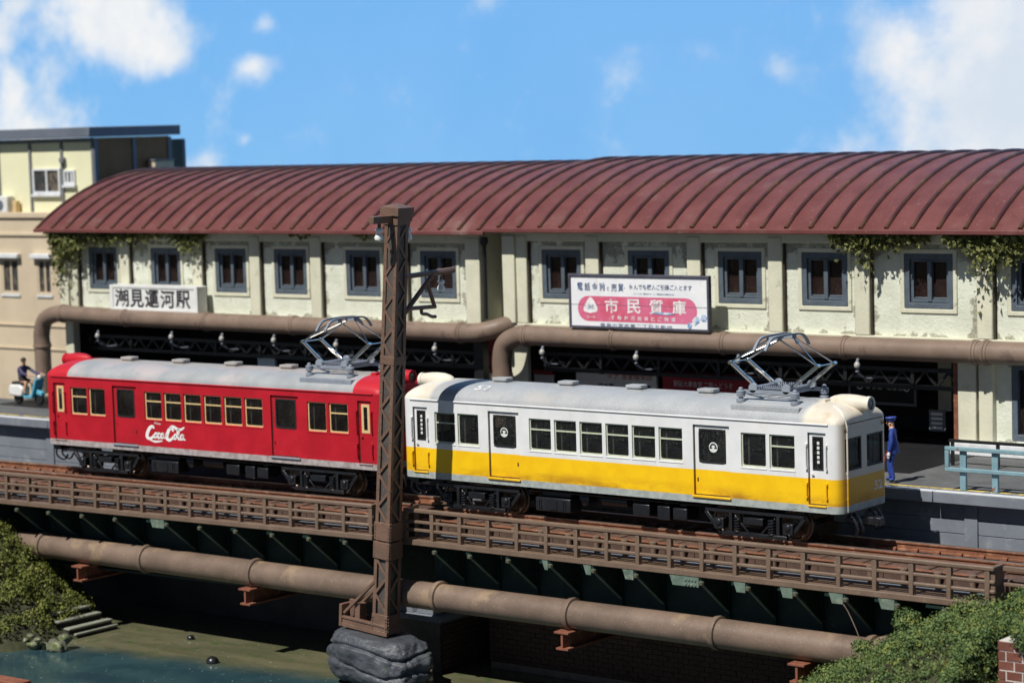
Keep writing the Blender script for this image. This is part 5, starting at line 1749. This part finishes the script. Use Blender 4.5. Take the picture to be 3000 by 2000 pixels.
# ivy hanging from the eaves
def ivy(label, spots, z0, m='ivy', yb=10.22):
    P = []
    for (x0, x1, n, drop) in spots:
        for _ in range(n):
            x = rnd.uniform(x0, x1)
            t = (x-x0)/(x1-x0)
            dd = drop*(.35+.65*math.sin(PI*t)**.7)*(.75+.5*mnoise.noise(Vector((x*1.6, 0, 0))))
            z = z0-abs(rnd.gauss(0, .45))*dd
            P.append((x, yb+rnd.uniform(-.34, .1)*(.5+.5*mnoise.noise(Vector((x*2, z*2, 0)))+.3), z))
    P = np.array(P)
    Nn = np.tile(np.array([[0, -.8, .6]]), (len(P), 1))
    V, F = flakes(P, Nn, .17, .75, .05)
    c = P.mean(0)
    o = place(np_mesh('hanging_ivy', V-c, F, M[m]), 'hanging_ivy', None, tuple(c))
    tag(o, label, 'ivy', 'ivy hanging from the station eaves')


ivy('green ivy hanging along the eave over the second window from the right', [(8.35, 11.6, 900, .62), (9.0, 9.8, 350, 1.15), (8.3, 9.0, 120, .8), (9.55, 9.68, 60, 2.2)], 7.42)
ivy('green ivy clump hanging at the far right end of the eave', [(12.1, 17, 1800, .9), (12.9, 14.6, 700, 1.35), (12.95, 13.1, 60, 2.4)], 7.42)
ivy('dark green ivy hanging along the left end of the station eave', [(-26.6, -20.6, 1500, .7), (-26.6, -24.9, 1100, 1.7), (-26.7, -25.8, 500, 2.6), (-26.65, -26.2, 200, 3.6)], 7.38)
ivy('yellow green ivy tuft at the middle of the left eave', [(-19.9, -18.4, 520, 1.1), (-20.8, -18.2, 200, .5)], 7.4)
ivy('thin ivy strand under the left eave near the fourth window', [(-13.8, -12.9, 40, .35), (-10.7, -9.9, 60, .5)], 7.4)

# ------------------------------------------------------------------ left shore: steps and stones
STEPS = [(-12.75, -2.57, -1.0, -3.95), (-12.38, -2.66, -.85, -4.15), (-12.04, -2.52, -.7, -4.36), (-11.93, -2.35, -.57, -4.54)]
sp = thing('shore_steps', 'four worn pale steps at the foot of the left mossy bank', 'steps', (-10.9, -2.9, -4.5))
for i, (x, y0, y1, z) in enumerate(STEPS):
    MB().box(x-.16, x+.12, y0, y1, z-.07, z).build('step', M['step'], sp, bevel=.02)
    MB().box(x-.5, x+.08, y0+.02, y1-.02, z-.7, z-.075).build('riser', M['dark'], sp)
sr_ = random.Random(8)
for i in range(30):
    t_ = sr_.random()
    x = -15.2+4.4*t_; y = -4.5+.65*t_+sr_.uniform(-.35, .55); z = -4.62+sr_.uniform(0, .5)*(1-.5*t_)
    r = sr_.uniform(.13, .34)
    r_ = thing('shore_stone', 'small wet pale stone in the rubble at the foot of the left mossy bank', 'stone', (x, y, z), 'rubble stones on the left shore')
    lumpy('stone', r_, (x, y, z), (r, r*.8, r*.62), M['rockg'], .5, 5.0, 3, None, i+4)
for (x, y, r, l) in ((-5.6, -2.5, .19, 'shiny black pebble in the murky water left of the mast footing'), (-8.6, -.5, .12, 'small shiny black pebble at the edge of the bridge shadow')):
    p_ = thing('pebble', l, 'pebble', (x, y, -4.7))
    lumpy('stone', p_, (x, y, -4.66), (r, r, r*.9), M['blackplastic'], .06, 3, 3)
pk = thing('plank', 'rust brown plank edge in the water at the lower left corner', 'plank', (-9.4, -7.2, -4.7))
MB().box(-11.5, -8.2, -7.7, -7.2, -4.85, -4.58).build('plank_edge', M['rusty'], pk, bevel=.03)


# ------------------------------------------------------------------ people
def skin_body(joints, edges, radii, mats, mat_of, loc, name, label, rotz=0, extra=None, group=None):
    """one continuous body grown round a skeleton; faces take skin or cloth by place"""
    me = bpy.data.meshes.new('body'); me.from_pydata(joints, edges, [])
    o = bpy.data.objects.new('body_tmp', me); COL.objects.link(o)
    md = o.modifiers.new('skin', 'SKIN')
    for i, r in enumerate(radii): me.skin_vertices[0].data[i].radius = (r, r) if isinstance(r, (int, float)) else r
    me.skin_vertices[0].data[0].use_root = True
    ss = o.modifiers.new('sub', 'SUBSURF'); ss.levels = 2; ss.render_levels = 2
    dg = bpy.context.evaluated_depsgraph_get()
    m2 = bpy.data.meshes.new_from_object(o.evaluated_get(dg))
    bpy.data.objects.remove(o)
    V = [v.co.copy() for v in m2.vertices]; F = [tuple(p.vertices) for p in m2.polygons]
    mb = MB(); mb.add(V, F)
    if extra: extra(mb)
    body = mb.mesh('person', mats, 60)
    for p in body.polygons: p.material_index = mat_of(p.center)
    b = place(body, 'person', None, loc, (0, 0, rotz))
    tag(b, label, 'person', group)
    return b


# stationmaster, facing -X (towards the cars), local +x = his front before turning
J = [(0, 0, .92), (0, 0, 1.12), (.01, 0, 1.36), (.02, 0, 1.46), (.05, 0, 1.56), (.055, 0, 1.66),
     (0, .10, .86), (.05, .10, .48), (-.03, .11, .10), (.10, .12, .05),
     (0, -.10, .86), (.14, -.10, .50), (.10, -.11, .10), (.24, -.12, .05),
     (.0, .20, 1.36), (-.02, .25, 1.10), (.05, .25, .86),
     (.0, -.20, 1.36), (.02, -.25, 1.10), (.12, -.25, .88)]
E_ = [(0, 1), (1, 2), (2, 3), (3, 4), (4, 5), (0, 6), (6, 7), (7, 8), (8, 9), (0, 10), (10, 11), (11, 12), (12, 13), (2, 14), (14, 15), (15, 16), (2, 17), (17, 18), (18, 19)]
RAD = [(.13, .16), (.13, .15), (.12, .17), .06, .085, .095, .095, .075, .06, .05, .095, .075, .06, .05, .07, .058, .045, .07, .058, .045]


def hands(points, dirs):
    def f(mb):
        for p, d in zip(points, dirs):
            p = Vector(p); d = Vector(d).normalized()
            mb.tube([p, p+d*.05, p+d*.09], [.036, .042, .038], 8)
            for k, ln in enumerate((.075, .088, .082, .066)):
                q = p+d*.085+Vector((.0, 0, 0))+Vector((-.027+.018*k, 0, 0))
                mb.tube([q, q+d*ln*.5+Vector((.004, 0, 0)), q+d*ln+Vector((.016, 0, 0))], [.0095, .009, .007], 5)
            q = p+d*.03+Vector((.035, 0, 0))
            mb.tube([q, q+d*.03+Vector((.02, 0, 0)), q+d*.06+Vector((.028, 0, 0))], [.011, .010, .008], 5)
    return f


def face(mb):
    c = Vector((.055, 0, 1.60))
    mb.tube([c+Vector((.085, 0, .03)), c+Vector((.112, 0, -.005)), c+Vector((.09, 0, -.02))], [.01, .018, .012], 6)    # nose
    for s in (-1, 1):
        mb.lathe(c+Vector((0, s*.085, .0)), (0, s, 0), [(0, .022), (.015, .026), (.022, .012)], 8)   # ears
        mb.lathe(c+Vector((.078, s*.034, .028)), (1, 0, 0), [(0, .014), (.008, .012), (.012, .004)], 6)  # eyes
    mb.tube([c+Vector((.088, -.025, -.05)), c+Vector((.094, 0, -.052)), c+Vector((.088, .025, -.05))], .007, 5)  # mouth


def mat_sm(c):
    if c.z > 1.47: return 1
    if c.z < .86 and abs(c.y) > .2: return 2
    if c.z < .085: return 3
    return 0


def ex(mb):
    hands([(.05, .25, .84), (.12, -.25, .86)], [(.1, 0, -1), (.1, 0, -1)])(mb); face(mb)


sm = skin_body(J, E_, RAD, [M['navy'], M['skin'], M['white'], M['rubber']], mat_sm, (13.35, 4.72, PZ+.012), 'stationmaster',
               'stationmaster in blue uniform and cap with white gloves standing on the platform', R(195), ex)
cp = MB().lathe((.045, 0, 1.655), (.06, 0, 1), [(0, .108), (.035, .112), (.05, .12), (.085, .152), (.11, .14), (.12, .05)], 18).build('cap', M['navy'], sm)
MB().prism([(.05, -.1), (.15, -.085), (.185, 0), (.15, .085), (.05, .1)], 'z', 1.645, 1.662).build('cap_peak', M['rubber'], cp)
jk = MB().lathe((0, 0, .80), (0, 0, 1), [(0, .185), (.02, .19), (.2, .17), (.3, .165)], 16)
jk.v = [(x*.85, y*1.15, z) for x, y, z in jk.v]
jk.build('jacket_skirt', M['navy'], sm)
MB().cyl((.075, 0, 1.47), (.03, 0, 1.44), .07, 10).build('shirt_collar', M['white'], sm)
bt = thing('signal_baton', 'dark red signal baton held down by the stationmaster', 'baton', (13.35, 4.72, PZ+.012), world=False, rot=(0, 0, R(195)))
MB().cyl((.13, .25, .80), (.22, .24, .42), .022, 8).cyl((.10, .25, .86), (.13, .25, .80), .016, 6).build('stick', M['redsign'], bt)

# scooter and rider at the far left of the platform
SX, SYc = -24.75, 7.0
scp = (SX, SYc, PZ)
ms = thing('motor_scooter', 'white and sky blue motor scooter at the far left of the platform', 'scooter', scp, world=False)
for x in (-.55, .62):
    MB().lathe((x, -.06, .25), (0, 1, 0), [(0, .12), (.0, .22), (.03, .25), (.09, .25), (.12, .22), (.12, .12)], 16).build('wheel', M['rubber'], ms)
tail = MB().prism(list(reversed([(-.95, .5), (-.85, .32), (-.4, .28), (-.15, .3), (-.1, .62), (-.3, .74), (-.85, .72)]))[::-1], 'y', -.2, .2)
tail.build('rear_body', M['scooterwhite'], ms, bevel=.06)
MB().box(-.12, .42, -.17, .17, .26, .34).build('footboard', M['scooterblue'], ms, bevel=.02)
MB().prism([(.36, .3), (.46, .28), (.72, .98), (.62, 1.02)], 'y', -.22, .22).build('leg_shield', M['scooterblue'], ms, bevel=.04)
MB().prism([(.5, .42), (.86, .34), (.84, .48), (.6, .6)], 'y', -.1, .1).build('front_fender', M['scooterblue'], ms, bevel=.03)
MB().box(-.78, -.12, -.15, .15, .74, .84).build('seat', M['rubber'], ms, bevel=.04)
hbx = MB().tube([(.6, -.34, 1.1), (.66, -.12, 1.06), (.66, .12, 1.06), (.6, .34, 1.1)], .022, 6).build('handlebar', M['scooterwhite'], ms)
MB().lathe((.66, 0, 1.04), (1, 0, 0), [(0, .1), (.1, .09), (.13, .05)], 12).build('headlight', M['whitesign'], hbx)
J2 = [(-.35, 0, .93), (-.32, 0, 1.13), (-.25, 0, 1.38), (-.22, 0, 1.47), (-.18, 0, 1.57), (-.175, 0, 1.67),
      (-.25, .1, .90), (.12, .13, .84), (.12, .13, .46), (.24, .13, .38), (-.25, -.1, .90), (.10, -.15, .84), (-.02, -.17, .46), (.1, -.17, .38),
      (-.22, .2, 1.36), (.08, .28, 1.18), (.46, .31, 1.13), (-.22, -.2, 1.36), (.08, -.28, 1.18), (.46, -.31, 1.13)]


def mat_r(c):
    if c.z > 1.47: return 1
    if c.x > .4 and c.z > .9: return 1
    if c.z < .88: return 1 if c.z > .46 else 3
    if c.z < 1.02: return 2
    return 0


def ex2(mb):
    hands([(.46, .31, 1.12), (.46, -.31, 1.12)], [(1, 0, -.1), (1, 0, -.1)])(mb)
    b = len(mb.v); face(mb)
    for i in range(b, len(mb.v)):
        x, y, z = mb.v[i]; mb.v[i] = (x-.235, y, z+.012)


rd = skin_body(J2, E_, RAD, [M['violet'], M['skin'], M['hair'], M['rubber']], mat_r, scp, 'rider', 'rider in a dark violet shirt sitting on the motor scooter', 0, ex2)
MB().lathe((-.19, 0, 1.60), (-.1, 0, 1), [(0, .10), (.05, .112), (.1, .1), (.15, .05), (.16, .01)], 14).build('hair', M['hair'], rd)
